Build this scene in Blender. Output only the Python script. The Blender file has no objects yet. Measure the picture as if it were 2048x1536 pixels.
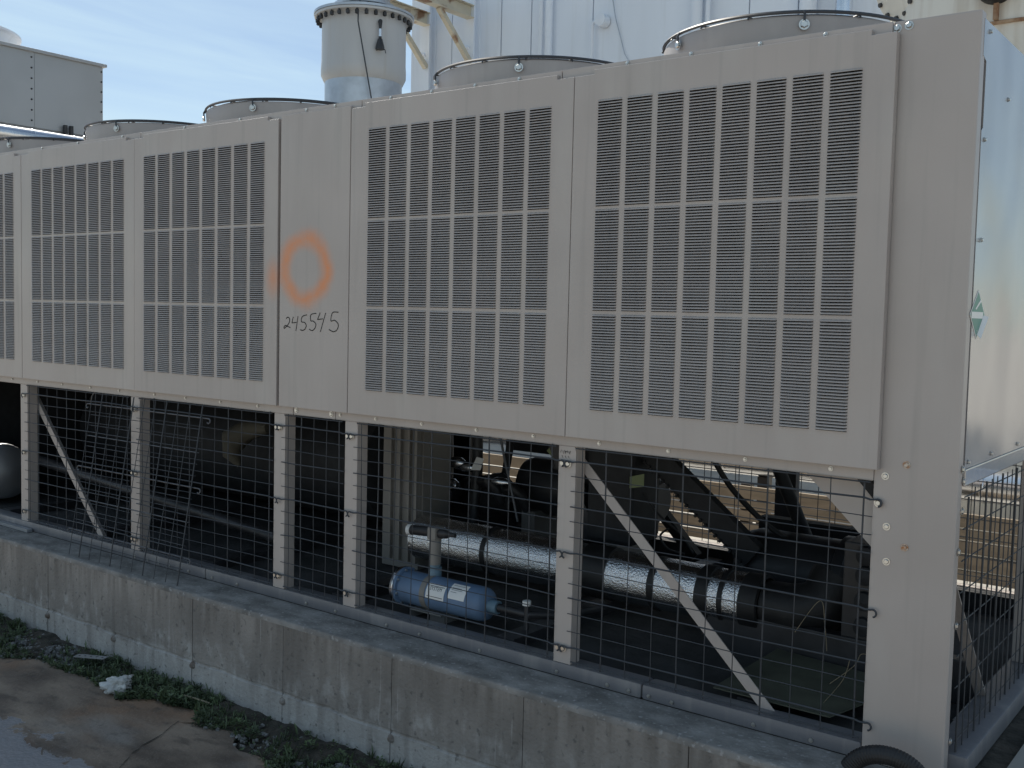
import bpy, bmesh, math, random
from mathutils import Vector, Matrix, noise as mnoise
R = math.radians
random.seed(7)
C = bpy.context.scene.collection
S = bpy.context.scene

# ------------------------------------------------------------------ camera
cam_d = bpy.data.cameras.new('camera'); cam = bpy.data.objects.new('camera', cam_d); C.objects.link(cam)
yaw, pitch, roll = 0.649097, -0.0655838, 0.0238137
_f = Vector((-math.sin(yaw)*math.cos(pitch), math.cos(yaw)*math.cos(pitch), math.sin(pitch)))
_r = Vector((math.cos(yaw), math.sin(yaw), 0)); _u = _r.cross(_f)
_r2 = _r*math.cos(roll)+_u*math.sin(roll); _u2 = -_r*math.sin(roll)+_u*math.cos(roll)
m = Matrix((_r2, _u2, -_f)).transposed().to_4x4(); m.translation = (0.74475, -2.99757, 1.2632)
cam.matrix_world = m
cam_d.sensor_width = 36; cam_d.lens = 36*2103.46/2048; cam_d.clip_end = 2000; cam_d.clip_start = 0.05
S.camera = cam
S.render.resolution_x, S.render.resolution_y = 1024, 768

# ------------------------------------------------------------------ sky + sun
SUN_AZ, SUN_EL = 60, 47            # degrees towards -X from +Y, elevation
w = bpy.data.worlds.new('World'); S.world = w; w.use_nodes = True
nt = w.node_tree; nt.nodes.clear()
def N(nt, t, **k):
    n = nt.nodes.new(t)
    for a, b in k.items(): setattr(n, a, b)
    return n
sky = N(nt, 'ShaderNodeTexSky', sky_type='NISHITA', sun_disc=False)
sky.sun_elevation = R(SUN_EL); sky.sun_rotation = R(-SUN_AZ); sky.dust_density = 0.3; sky.air_density = 1.0; sky.ozone_density = 1.5
tc = N(nt, 'ShaderNodeTexCoord'); sx = N(nt, 'ShaderNodeSeparateXYZ')
nt.links.new(tc.outputs['Generated'], sx.inputs[0])
zz = N(nt, 'ShaderNodeMath', operation='MAXIMUM'); zz.inputs[1].default_value = 0.06; nt.links.new(sx.outputs[2], zz.inputs[0])
dx = N(nt, 'ShaderNodeMath', operation='DIVIDE'); nt.links.new(sx.outputs[0], dx.inputs[0]); nt.links.new(zz.outputs[0], dx.inputs[1])
dy = N(nt, 'ShaderNodeMath', operation='DIVIDE'); nt.links.new(sx.outputs[1], dy.inputs[0]); nt.links.new(zz.outputs[0], dy.inputs[1])
cb = N(nt, 'ShaderNodeCombineXYZ'); nt.links.new(dx.outputs[0], cb.inputs[0]); nt.links.new(dy.outputs[0], cb.inputs[1])
mp = N(nt, 'ShaderNodeMapping'); mp.inputs['Rotation'].default_value = (0, 0, R(24)); mp.inputs['Scale'].default_value = (0.75, 0.24, 1)
nt.links.new(cb.outputs[0], mp.inputs[0])
ns = N(nt, 'ShaderNodeTexNoise'); ns.inputs['Scale'].default_value = 1.3; ns.inputs['Detail'].default_value = 6; ns.inputs['Roughness'].default_value = 0.55; ns.inputs['Distortion'].default_value = 0.6
nt.links.new(mp.outputs[0], ns.inputs['Vector'])
rp = N(nt, 'ShaderNodeValToRGB'); rp.color_ramp.elements[0].position = 0.38; rp.color_ramp.elements[1].position = 0.72
rp.color_ramp.elements[0].color = (0.05, 0.05, 0.05, 1); rp.color_ramp.elements[1].color = (0.9, 0.9, 0.9, 1)
nt.links.new(ns.outputs['Fac'], rp.inputs[0])
mx = N(nt, 'ShaderNodeMixRGB'); mx.inputs[2].default_value = (6.4, 8.4, 9.6, 1)
nt.links.new(rp.outputs[0], mx.inputs[0]); nt.links.new(sky.outputs[0], mx.inputs[1])
bg = N(nt, 'ShaderNodeBackground'); bg.inputs[1].default_value = 0.068
wo = N(nt, 'ShaderNodeOutputWorld'); nt.links.new(mx.outputs[0], bg.inputs[0]); nt.links.new(bg.outputs[0], wo.inputs[0])
sl = bpy.data.lights.new('sun', 'SUN'); sun = bpy.data.objects.new('sun', sl); C.objects.link(sun)
sl.energy = 4.8; sl.angle = R(0.53); sl.color = (1.0, 0.93, 0.82)
sd = Vector((-math.sin(R(SUN_AZ))*math.cos(R(SUN_EL)), math.cos(R(SUN_AZ))*math.cos(R(SUN_EL)), math.sin(R(SUN_EL))))
sun.rotation_euler = sd.to_track_quat('Z', 'Y').to_euler(); sun.location = (-20, 20, 25)
vs = S.view_settings; vs.view_transform = 'Standard'; vs.look = 'None'; vs.exposure = 0.55; vs.gamma = 1; vs.use_curve_mapping = False

# ------------------------------------------------------------------ materials
M = {}
def mat(name, col, rough=0.5, metal=0.0, var=0.0, vscale=6.0, col2=None, stretch=(1, 1, 1), bump=0.0, bscale=60.0, spec=None, ramp=(0.35, 0.65), detail=6, rvar=0.0):
    mt = bpy.data.materials.new(name); mt.use_nodes = True; t = mt.node_tree
    b = t.nodes['Principled BSDF']; b.inputs['Base Color'].default_value = (*col, 1)
    b.inputs['Roughness'].default_value = rough; b.inputs['Metallic'].default_value = metal
    if spec is not None: b.inputs['Specular IOR Level'].default_value = spec
    geo = N(t, 'ShaderNodeNewGeometry'); mp_ = N(t, 'ShaderNodeMapping'); mp_.inputs['Scale'].default_value = stretch
    t.links.new(geo.outputs['Position'], mp_.inputs[0])
    if var or col2:
        n = N(t, 'ShaderNodeTexNoise'); n.inputs['Scale'].default_value = vscale; n.inputs['Detail'].default_value = detail
        t.links.new(mp_.outputs[0], n.inputs['Vector'])
        r = N(t, 'ShaderNodeValToRGB'); r.color_ramp.elements[0].position, r.color_ramp.elements[1].position = ramp
        c2 = col2 if col2 else tuple(c*(1-var) for c in col)
        r.color_ramp.elements[0].color = (*c2, 1); r.color_ramp.elements[1].color = (*col, 1)
        t.links.new(n.outputs['Fac'], r.inputs[0]); t.links.new(r.outputs[0], b.inputs['Base Color'])
        mt['ramp'] = r.name
        if rvar:
            mr = N(t, 'ShaderNodeMapRange'); mr.inputs[3].default_value = rough-rvar; mr.inputs[4].default_value = rough+rvar
            t.links.new(n.outputs['Fac'], mr.inputs[0]); t.links.new(mr.outputs[0], b.inputs['Roughness'])
    if bump:
        n2 = N(t, 'ShaderNodeTexNoise'); n2.inputs['Scale'].default_value = bscale; n2.inputs['Detail'].default_value = 5
        t.links.new(geo.outputs['Position'], n2.inputs['Vector'])
        bp = N(t, 'ShaderNodeBump'); bp.inputs['Strength'].default_value = bump; bp.inputs['Distance'].default_value = 0.01
        t.links.new(n2.outputs['Fac'], bp.inputs['Height']); t.links.new(bp.outputs[0], b.inputs['Normal'])
    M[name] = mt
    return mt
def bsdf(mt): return mt.node_tree.nodes['Principled BSDF']
def base_socket(mt):
    b = bsdf(mt); l = b.inputs['Base Color'].links
    return l[0].from_socket if l else None
def overlay(mt, fac_socket, col):
    """mix colour col over the base colour by fac"""
    t = mt.node_tree; s = base_socket(mt); b = bsdf(mt)
    x = N(t, 'ShaderNodeMixRGB'); x.inputs[2].default_value = (*col, 1)
    if s: t.links.new(s, x.inputs[1])
    else: x.inputs[1].default_value = b.inputs['Base Color'].default_value
    t.links.new(fac_socket, x.inputs[0]); t.links.new(x.outputs[0], b.inputs['Base Color'])
def noise_fac(mt, scale, lo, hi, amount, stretch=(1, 1, 1), loc=(0, 0, 0), detail=6):
    t = mt.node_tree; g = N(t, 'ShaderNodeNewGeometry'); p = N(t, 'ShaderNodeMapping')
    p.inputs['Scale'].default_value = stretch; p.inputs['Location'].default_value = loc
    n = N(t, 'ShaderNodeTexNoise'); n.inputs['Scale'].default_value = scale; n.inputs['Detail'].default_value = detail
    r = N(t, 'ShaderNodeMapRange'); r.inputs[1].default_value = lo; r.inputs[2].default_value = hi; r.inputs[4].default_value = amount
    t.links.new(g.outputs['Position'], p.inputs[0]); t.links.new(p.outputs[0], n.inputs['Vector']); t.links.new(n.outputs['Fac'], r.inputs[0])
    return r.outputs[0]
def mth(t, op, a, b=None):
    n = N(t, 'ShaderNodeMath', operation=op)
    for i, v in enumerate((a, b)):
        if v is None: continue
        if isinstance(v, (int, float)): n.inputs[i].default_value = v
        else: t.links.new(v, n.inputs[i])
    return n.outputs[0]

def paint(name, rough=0.42, col=(0.44, 0.394, 0.366)):
    mt = mat(name, col, rough, var=0.09, vscale=2.2, bump=0.05, bscale=220, detail=4, rvar=0.05)
    t = mt.node_tree; b0 = [n for n in t.nodes if n.bl_idname == 'ShaderNodeBump'][0]          # slight oil-canning of the sheet
    g_ = N(t, 'ShaderNodeNewGeometry'); w_ = N(t, 'ShaderNodeTexNoise'); w_.inputs['Scale'].default_value = 2.6; w_.inputs['Detail'].default_value = 1
    t.links.new(g_.outputs['Position'], w_.inputs['Vector']); b1 = N(t, 'ShaderNodeBump'); b1.inputs['Strength'].default_value = 0.5; b1.inputs['Distance'].default_value = 0.02
    t.links.new(w_.outputs['Fac'], b1.inputs['Height']); t.links.new(b1.outputs[0], b0.inputs['Normal'])
    overlay(mt, noise_fac(mt, 3.0, 0.50, 0.78, 0.38, (2.2, 2.2, 0.6), (3, 1, 2)), (0.50, 0.475, 0.44))    # dusty film
    overlay(mt, noise_fac(mt, 5.0, 0.54, 0.78, 0.46, (6, 6, 0.25), (8, 0, 5)), (0.31, 0.285, 0.265))      # thin run marks
    return mt
paint('paint', 0.36); pe = paint('paint_end', 0.07); bsdf(pe).inputs['IOR'].default_value = 1.9; bsdf(pe).inputs['Coat Weight'].default_value = 0.7; bsdf(pe).inputs['Coat Roughness'].default_value = 0.03; paint('shroud_paint', 0.4, (0.35, 0.325, 0.31)); paint('rail_paint_shaded', 0.4, (0.17, 0.168, 0.18))  # rail paint is bluer, with shade by the ground darkened into its colour
ps = paint('paint_sprayed')
t = ps.node_tree; g = N(t, 'ShaderNodeNewGeometry'); sp = N(t, 'ShaderNodeSeparateXYZ'); t.links.new(g.outputs['Position'], sp.inputs[0])
nz = N(t, 'ShaderNodeTexNoise'); nz.inputs['Scale'].default_value = 9; nz.inputs['Detail'].default_value = 3; t.links.new(g.outputs['Position'], nz.inputs['Vector'])
nzv = mth(t, 'MULTIPLY', mth(t, 'SUBTRACT', nz.outputs['Fac'], 0.5), 0.5)
def ell(cx, cz, a, b):
    x = mth(t, 'DIVIDE', mth(t, 'SUBTRACT', sp.outputs[0], cx), a); z = mth(t, 'DIVIDE', mth(t, 'SUBTRACT', sp.outputs[2], cz), b)
    return mth(t, 'SQRT', mth(t, 'ADD', mth(t, 'MULTIPLY', x, x), mth(t, 'MULTIPLY', z, z)))
d = mth(t, 'ABSOLUTE', mth(t, 'SUBTRACT', mth(t, 'ADD', ell(-2.600, 1.432, 0.125, 0.128), nzv), 1.0))
mr = N(t, 'ShaderNodeMapRange', interpolation_type='SMOOTHSTEP'); mr.inputs[1].default_value = 0.50; mr.inputs[2].default_value = -0.05; mr.inputs[3].default_value = 0; mr.inputs[4].default_value = 0.72
t.links.new(d, mr.inputs[0])
d2 = ell(-2.80, 1.395, 0.055, 0.10)
mr2 = N(t, 'ShaderNodeMapRange', interpolation_type='SMOOTHSTEP'); mr2.inputs[1].default_value = 1.2; mr2.inputs[2].default_value = 0.1; mr2.inputs[3].default_value = 0; mr2.inputs[4].default_value = 0.45
t.links.new(d2, mr2.inputs[0])
fine = N(t, 'ShaderNodeTexNoise'); fine.inputs['Scale'].default_value = 260; t.links.new(g.outputs['Position'], fine.inputs['Vector'])
lowf = N(t, 'ShaderNodeTexNoise'); lowf.inputs['Scale'].default_value = 14; t.links.new(g.outputs['Position'], lowf.inputs['Vector'])
ff = mth(t, 'MULTIPLY', mth(t, 'MAXIMUM', mr.outputs[0], mr2.outputs[0]), mth(t, 'ADD', 0.05, mth(t, 'MULTIPLY', mth(t, 'ADD', fine.outputs['Fac'], lowf.outputs['Fac']), 0.95)))
overlay(ps, ff, (0.74, 0.25, 0.075))

em = mat('end_metal', (0.47, 0.455, 0.46), 0.24, 0.65, var=0.08, vscale=1.5, bump=1.0, bscale=1.7, rvar=0.03)
[n for n in em.node_tree.nodes if n.bl_idname == 'ShaderNodeBump'][0].inputs['Distance'].default_value = 0.05
[n for n in em.node_tree.nodes if n.bl_idname == 'ShaderNodeTexNoise'][-1].inputs['Detail'].default_value = 1.5
mat('wire', (0.055, 0.060, 0.068), 0.5, 0.2, spec=0.4)
mat('wire_worn', (0.10, 0.105, 0.115), 0.5, 0.3)
mat('bolt', (0.62, 0.61, 0.58), 0.33, 1.0, bump=0.05)
mat('bolt_rusty', (0.42, 0.20, 0.09), 0.6, 0.6, col2=(0.6, 0.55, 0.48), vscale=90)
mat('marker', (0.012, 0.012, 0.014), 0.6)
mat('dark_metal', (0.038, 0.038, 0.042), 0.45, 0.0, var=0.5, vscale=8)
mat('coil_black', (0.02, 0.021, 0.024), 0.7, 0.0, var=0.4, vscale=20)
mat('black_rubber', (0.018, 0.018, 0.019), 0.55, var=0.4, vscale=12, bump=0.1)
mat('floor_dark', (0.06, 0.06, 0.06), 0.9, var=0.55, vscale=5, bump=0.4, bscale=40)  # dark, blotchy tone of the inner floor
mat('olive_plate', (0.10, 0.105, 0.075), 0.7, var=0.4, vscale=7)
mat('foil', (0.95, 0.96, 0.98), 0.18, 1.0, bump=0.55, bscale=150)
mat('jacket_dull', (0.52, 0.54, 0.57), 0.4, 0.85, var=0.1, vscale=3)
mat('jacket', (0.72, 0.74, 0.78), 0.26, 1.0, var=0.2, vscale=3, bump=0.12, bscale=14)
mat('steel_bright', (0.70, 0.70, 0.72), 0.25, 1.0)
mat('blue_paint', (0.14, 0.225, 0.36), 0.48, var=0.25, vscale=9)
mat('blue_cap', (0.16, 0.26, 0.34), 0.5, var=0.3, vscale=20)
mat('label_white', (0.78, 0.78, 0.76), 0.4)
mat('sticker_green', (0.03, 0.22, 0.165), 0.35, var=0.1)
mat('label_green', (0.17, 0.21, 0.09), 0.5)
mat('cabinet', (0.25, 0.235, 0.215), 0.5, var=0.2, vscale=4)
mat('tan_rubber', (0.12, 0.11, 0.085), 0.8, var=0.4)
mat('copper', (0.36, 0.22, 0.14), 0.5, 0.6, var=0.4, vscale=20)
mat('white_paint', (0.80, 0.85, 0.92), 0.6, var=0.1, vscale=1.2, stretch=(1, 1, 0.2), bump=0.05, bscale=30)
overlay(M['white_paint'], noise_fac(M['white_paint'], 2.0, 0.55, 0.8, 0.35, (3, 3, 0.15)), (0.42, 0.43, 0.42))
mat('stack_paint', (0.56, 0.56, 0.56), 0.45, var=0.14, vscale=1.5, stretch=(1, 1, 0.3))
overlay(M['stack_paint'], noise_fac(M['stack_paint'], 3.0, 0.55, 0.75, 0.3, (4, 4, 0.3)), (0.42, 0.36, 0.29))
mat('galv', (0.55, 0.58, 0.62), 0.42, 0.85, var=0.2, vscale=6)
mat('cream_steel', (0.66, 0.60, 0.47), 0.6, var=0.15, vscale=3)
overlay(M['cream_steel'], noise_fac(M['cream_steel'], 3.5, 0.52, 0.62, 0.9), (0.24, 0.115, 0.05))
mat('tank_paint', (0.76, 0.73, 0.65), 0.55, var=0.15, vscale=2, stretch=(1, 1, 0.3))
overlay(M['tank_paint'], noise_fac(M['tank_paint'], 2.2, 0.56, 0.75, 0.55, (3, 3, 0.25)), (0.36, 0.27, 0.17))
mat('tie_rust', (0.13, 0.10, 0.08), 0.9, col2=(0.28, 0.26, 0.24), vscale=25, bump=0.5)
mat('rust', (0.20, 0.085, 0.035), 0.85, col2=(0.42, 0.30, 0.2), vscale=14, bump=0.3)
mat('tower_grey', (0.43, 0.435, 0.44), 0.36, 0.3, var=0.18, vscale=0.8, bump=0.04, bscale=2.5)
mat('tan_board', (0.25, 0.20, 0.145), 0.75, var=0.3, vscale=5, stretch=(0.6, 1, 4))
mat('rock', (0.62, 0.62, 0.60), 0.85, var=0.35, vscale=25, bump=0.6, bscale=60)
mat('pebble', (0.26, 0.26, 0.255), 0.9, var=0.65, vscale=30)
mat('straw', (0.26, 0.22, 0.15), 0.8, var=0.3)
mat('soil', (0.075, 0.064, 0.05), 0.95, col2=(0.022, 0.021, 0.015), vscale=14, bump=1.0, bscale=45)
lf = mat('leaf', (0.105, 0.145, 0.065), 0.6, col2=(0.032, 0.046, 0.026), vscale=11, ramp=(0.3, 0.7))
overlay(lf, noise_fac(lf, 40, 0.5, 0.75, 0.5), (0.12, 0.19, 0.05))
mat('water', (0.30, 0.30, 0.315), 0.12, var=0.2, vscale=8, spec=0.6)
mat('gravel_ground', (0.42, 0.40, 0.36), 0.9, var=0.3, vscale=1.3, bump=0.3, bscale=20)

# poured curb: darker weathered upper lift, paler lower lift, run-down streaks, pale lime bleeding
cc = mat('curb', (0.325, 0.298, 0.272), 0.9, var=0.42, vscale=2.6, stretch=(1.2, 1.2, 1), bump=0.45, bscale=70, ramp=(0.3, 0.7), detail=10)
t = cc.node_tree; g = N(t, 'ShaderNodeNewGeometry'); sp = N(t, 'ShaderNodeSeparateXYZ'); t.links.new(g.outputs['Position'], sp.inputs[0])
lw = N(t, 'ShaderNodeTexNoise'); lw.inputs['Scale'].default_value = 5; lw.inputs['Detail'].default_value = 8; lw.inputs['Roughness'].default_value = 0.65; t.links.new(g.outputs['Position'], lw.inputs['Vector'])
zf = mth(t, 'ADD', sp.outputs[2], mth(t, 'MULTIPLY', mth(t, 'SUBTRACT', lw.outputs['Fac'], 0.5), 0.16))
def zmask(a, b, amt):
    r_ = N(t, 'ShaderNodeMapRange'); r_.inputs[1].default_value = a; r_.inputs[2].default_value = b; r_.inputs[4].default_value = amt; t.links.new(zf, r_.inputs[0]); return r_.outputs[0]
overlay(cc, zmask(-0.285, -0.312, 0.55), (0.46, 0.45, 0.435))                                           # paler lower lift, ragged edge
overlay(cc, mth(t, 'MULTIPLY', noise_fac(cc, 14, 0.52, 0.70, 0.55, (1.6, 1, 0.8), (2, 0, 9), 10), zmask(-0.12, -0.24, 1.0)), (0.48, 0.47, 0.455))   # lime mottling
overlay(cc, noise_fac(cc, 4.5, 0.50, 0.72, 0.65, (3.2, 1, 0.3), (1, 0, 3), 9), (0.14, 0.124, 0.11))         # run-down streaks
overlay(cc, mth(t, 'MULTIPLY', noise_fac(cc, 6, 0.46, 0.66, 0.7, (3.4, 1, 0.35), (11, 0, 6), 9), zmask(-0.20, -0.02, 1.0)), (0.125, 0.11, 0.095))   # drip stains from the arris
overlay(cc, noise_fac(cc, 12, 0.66, 0.75, 0.5, (7, 1, 0.25), (7, 0, 1)), (0.50, 0.49, 0.48))            # thin lime runs
overlay(cc, noise_fac(cc, 40, 0.60, 0.70, 0.7), (0.10, 0.095, 0.09))                                    # pits
tp = mat('curb_top', (0.30, 0.285, 0.268), 0.9, col2=(0.14, 0.132, 0.122), vscale=7, stretch=(1, 1.6, 1), bump=0.6, bscale=60, ramp=(0.34, 0.68), detail=12)
overlay(tp, noise_fac(tp, 55, 0.58, 0.70, 0.6), (0.42, 0.41, 0.40))
overlay(tp, noise_fac(tp, 30, 0.62, 0.70, 0.6, loc=(5, 5, 5)), (0.12, 0.12, 0.12))
# slab: stained brown-grey with rust patches
sb = mat('slab', (0.34, 0.265, 0.20), 0.75, col2=(0.125, 0.094, 0.072), vscale=2.6, stretch=(1, 1.8, 1), bump=0.4, bscale=55, ramp=(0.34, 0.66), rvar=0.25, detail=12)
overlay(sb, noise_fac(sb, 1.5, 0.52, 0.66, 0.7, (1, 1, 1), (4, 2, 0)), (0.29, 0.155, 0.08))
overlay(sb, noise_fac(sb, 1.9, 0.56, 0.7, 0.6, (1, 2, 1), (9, 5, 0)), (0.31, 0.285, 0.255))
overlay(sb, noise_fac(sb, 7, 0.54, 0.68, 0.65, (1, 2.2, 1), (1, 7, 3), 10), (0.10, 0.078, 0.062))
overlay(sb, noise_fac(sb, 130, 0.62, 0.72, 0.5), (0.42, 0.38, 0.34))
overlay(sb, noise_fac(sb, 22, 0.62, 0.74, 0.5), (0.075, 0.065, 0.057))

# puddle film: reflected sky painted in as pale, shiny patches with broken edges near the front left
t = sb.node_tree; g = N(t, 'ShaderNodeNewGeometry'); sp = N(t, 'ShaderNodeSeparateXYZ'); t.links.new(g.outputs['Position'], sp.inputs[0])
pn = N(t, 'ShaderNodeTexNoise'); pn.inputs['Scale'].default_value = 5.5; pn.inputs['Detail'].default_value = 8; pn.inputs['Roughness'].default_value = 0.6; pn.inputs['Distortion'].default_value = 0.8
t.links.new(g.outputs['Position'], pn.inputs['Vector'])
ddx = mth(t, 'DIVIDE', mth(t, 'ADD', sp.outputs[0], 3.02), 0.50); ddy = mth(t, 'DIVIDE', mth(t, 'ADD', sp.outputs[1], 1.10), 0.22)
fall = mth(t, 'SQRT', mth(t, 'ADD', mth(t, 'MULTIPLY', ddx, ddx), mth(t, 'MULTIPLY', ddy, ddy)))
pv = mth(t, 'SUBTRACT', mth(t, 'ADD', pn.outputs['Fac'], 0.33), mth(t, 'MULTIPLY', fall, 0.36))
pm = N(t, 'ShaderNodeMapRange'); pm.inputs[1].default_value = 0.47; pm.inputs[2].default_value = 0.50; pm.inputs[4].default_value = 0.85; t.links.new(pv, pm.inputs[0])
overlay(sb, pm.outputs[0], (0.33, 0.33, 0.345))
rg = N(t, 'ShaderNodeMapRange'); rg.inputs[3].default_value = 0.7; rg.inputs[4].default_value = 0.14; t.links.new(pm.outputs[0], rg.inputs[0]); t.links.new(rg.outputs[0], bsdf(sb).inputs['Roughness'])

# ------------------------------------------------------------------ mesh helpers
class MB:
    def __init__(s): s.v = []; s.f = []
    def add(s, vs, fs):
        o = len(s.v); s.v += [tuple(v) for v in vs]; s.f += [tuple(i+o for i in f) for f in fs]; return s
    def box(s, x0, x1, y0, y1, z0, z1):
        return s.add([(x0, y0, z0), (x1, y0, z0), (x1, y1, z0), (x0, y1, z0), (x0, y0, z1), (x1, y0, z1), (x1, y1, z1), (x0, y1, z1)],
                     [(0, 3, 2, 1), (4, 5, 6, 7), (0, 1, 5, 4), (1, 2, 6, 5), (2, 3, 7, 6), (3, 0, 4, 7)])
    def bar(s, a, b, wid, thk, up=(0, 0, 1)):
        a, b = Vector(a), Vector(b); d = (b-a).normalized(); up = Vector(up); sd_ = d.cross(up).normalized(); u = sd_.cross(d)
        vs = [p+sd_*(i*wid/2)+u*(j*thk/2) for p in (a, b) for i, j in ((-1, -1), (1, -1), (1, 1), (-1, 1))]
        return s.add(vs, [(0, 1, 2, 3), (7, 6, 5, 4), (0, 4, 5, 1), (1, 5, 6, 2), (2, 6, 7, 3), (3, 7, 4, 0)])
    def tube(s, pts, r, n=8, cap=True, closed=False):
        pts = [Vector(p) for p in pts]; L = len(pts); rings = []
        prev = None
        for i, p in enumerate(pts):
            if closed: d = pts[(i+1) % L]-pts[i-1]
            else: d = pts[min(i+1, L-1)]-pts[max(i-1, 0)]
            d.normalize()
            if prev is None:
                a = Vector((0, 0, 1)) if abs(d.z) < 0.9 else Vector((1, 0, 0)); e = d.cross(a).normalized()
            else: e = (prev-d*prev.dot(d)).normalized()
            prev = e; h = d.cross(e); rr = r[i] if isinstance(r, (list, tuple)) else r
            rings.append([p+e*(rr*math.cos(2*math.pi*k/n))+h*(rr*math.sin(2*math.pi*k/n)) for k in range(n)])
        vs = [v for q in rings for v in q]; fs = []
        for i in range(L if closed else L-1):
            for k in range(n):
                j = (i+1) % L
                fs.append((i*n+k, i*n+(k+1) % n, j*n+(k+1) % n, j*n+k))
        if cap and not closed: fs += [tuple(range(n-1, -1, -1)), tuple((L-1)*n+k for k in range(n))]
        return s.add(vs, fs)
    def lathe(s, prof, n=48, org=(0, 0, 0), axis='Z', a0=0, a1=2*math.pi):
        vs = []; fs = []; full = abs(a1-a0-2*math.pi) < 1e-6; m_ = n if full else n+1
        for (r, h) in prof:
            for k in range(m_):
                a = a0+(a1-a0)*k/n; p = (r*math.cos(a), r*math.sin(a), h)
                if axis == 'X': p = (h, r*math.cos(a), r*math.sin(a))
                elif axis == 'Y': p = (r*math.sin(a), h, r*math.cos(a))
                vs.append((p[0]+org[0], p[1]+org[1], p[2]+org[2]))
        for i in range(len(prof)-1):
            for k in range(n):
                k2 = (k+1) % m_
                fs.append((i*m_+k, i*m_+k2, (i+1)*m_+k2, (i+1)*m_+k))
        return s.add(vs, fs)
    def poly(s, pts): return s.add(pts, [tuple(range(len(pts)))])
    def prism(s, pts, d):
        d = Vector(d); n = len(pts); a = [Vector(p) for p in pts]; b = [p+d for p in a]
        return s.add(a+b, [tuple(range(n)), tuple(range(2*n-1, n-1, -1))]+[(i, i+n, (i+1) % n+n, (i+1) % n) for i in range(n)])
    def mesh(s, name, mt, smooth=False, bevel=0, recalc=True):
        me = bpy.data.meshes.new(name); me.from_pydata(s.v, [], s.f)
        if recalc or bevel:
            b = bmesh.new(); b.from_mesh(me)
            if bevel:
                bmesh.ops.remove_doubles(b, verts=b.verts, dist=1e-5)
                es = [e for e in b.edges if len(e.link_faces) == 2 and e.calc_face_angle(0) > 0.6]
                bmesh.ops.bevel(b, geom=es, offset=bevel, segments=2, affect='EDGES', profile=0.6)
            bmesh.ops.recalc_face_normals(b, faces=b.faces); b.to_mesh(me); b.free()
        me.materials.append(M[mt] if isinstance(mt, str) else mt)
        if smooth:
            me.shade_smooth(); me.set_sharp_from_angle(angle=R(38))
        return me
WL = {}
def link(name, me, parent=None, loc=(0, 0, 0), rot=None, kind=None):
    o = bpy.data.objects.new(name, me); C.objects.link(o); o.location = loc
    if rot: o.rotation_euler = rot
    WL[o.name] = Vector(loc)
    if parent:
        o.parent = parent; o.matrix_parent_inverse = Matrix.Translation(-WL[parent.name])
    if kind: o['kind'] = kind
    return o
def obj(name, mb, mt, parent=None, smooth=False, bevel=0, kind=None): return link(name, mb.mesh(name, mt, smooth, bevel), parent, kind=kind)
def thing(name, label, cat, loc=(0, 0, 0), group=None):
    o = link(name, None, None, loc); o.empty_display_size = 0.2; tag(o, label, cat, group); return o
def tag(o, label, cat, group=None):
    o['label'] = label; o['category'] = cat
    if group: o['group'] = group
    return o
def arc(cx, cz, r, a0, a1, y, n=10): return [(cx+r*math.cos(R(a0+(a1-a0)*i/n)), y, cz+r*math.sin(R(a0+(a1-a0)*i/n))) for i in range(n+1)]

def bolt_mesh(name, mt, r=0.0075, h=0.006):          # hex head over a washer, pointing -Y
    b = MB(); b.lathe([(0, -0.001), (r*1.45, -0.001), (r*1.45, -0.0025)], 16, axis='Y')
    b.lathe([(r*1.45, -0.0025), (r*1.02, -0.0025)], 16, axis='Y')
    b.lathe([(r, -0.002), (r, -h*0.8), (r*0.8, -h), (0, -h)], 6, axis='Y')
    return b.mesh(name, mt)
BM = bolt_mesh('bolt', 'bolt'); BR = bolt_mesh('rusty_bolt', 'bolt_rusty'); BS = bolt_mesh('screw', 'bolt', 0.0048, 0.006); BB = bolt_mesh('large_bolt', 'bolt', 0.0085, 0.009); BF = bolt_mesh('washer_bolt', 'bolt', 0.0115, 0.009)
def bolt(parent, x, y, z, me=None, face='Y', name='bolt'):
    rot = None
    if face == 'X': rot = (0, 0, R(90))
    if face == '-Z': rot = (R(-90), 0, 0)
    return link(name, me or BM, parent, (x, y, z), rot)

# ------------------------------------------------------------------ the setting: ground
g = MB(); g.box(-300, 300, -300, 600, -1.0, -0.475); o = obj('ground', g, 'gravel_ground'); o['kind'] = 'structure'
edge = [(-14, -0.62), (-8, -0.55), (-6, -0.58), (-4.9, -0.52), (-4.156, -0.534), (-3.994, -0.411), (-3.767, -0.427), (-3.62, -0.40), (-3.505, -0.434), (-3.40, -0.425), (-3.268, -0.471), (-3.15, -0.375), (-3.03, -0.362), (-2.894, -0.322), (-2.80, -0.40), (-2.86, -0.455), (-2.70, -0.40), (-2.60, -0.385), (-2.52, -0.44), (-2.443, -0.47), (-2.35, -0.455), (-2.262, -0.498), (-2.0, -0.52), (-1.6, -0.49), (-1.1, -0.53), (-0.5, -0.5), (0.4, -0.55), (1.6, -0.52), (6, -0.6)]
fine_edge = []
for a, b in zip(edge[:-1], edge[1:]):
    n = max(1, int(abs(b[0]-a[0])/0.035)) if -5 < a[0] < -1.8 else 1
    for i in range(n):
        u = i/n; x = a[0]+(b[0]-a[0])*u; y = a[1]+(b[1]-a[1])*u
        fine_edge.append((x, y+0.02*mnoise.noise((x*9, y*9, 0))))
fine_edge.append(edge[-1])
pts = [(x, y, -0.432) for x, y in fine_edge]+[(6, -2.3, -0.432), (-14, -2.5, -0.432)]
s = MB(); s.prism(pts, (0, 0, -0.07)); o = obj('concrete_slab', s, 'slab'); o['kind'] = 'structure'
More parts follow.
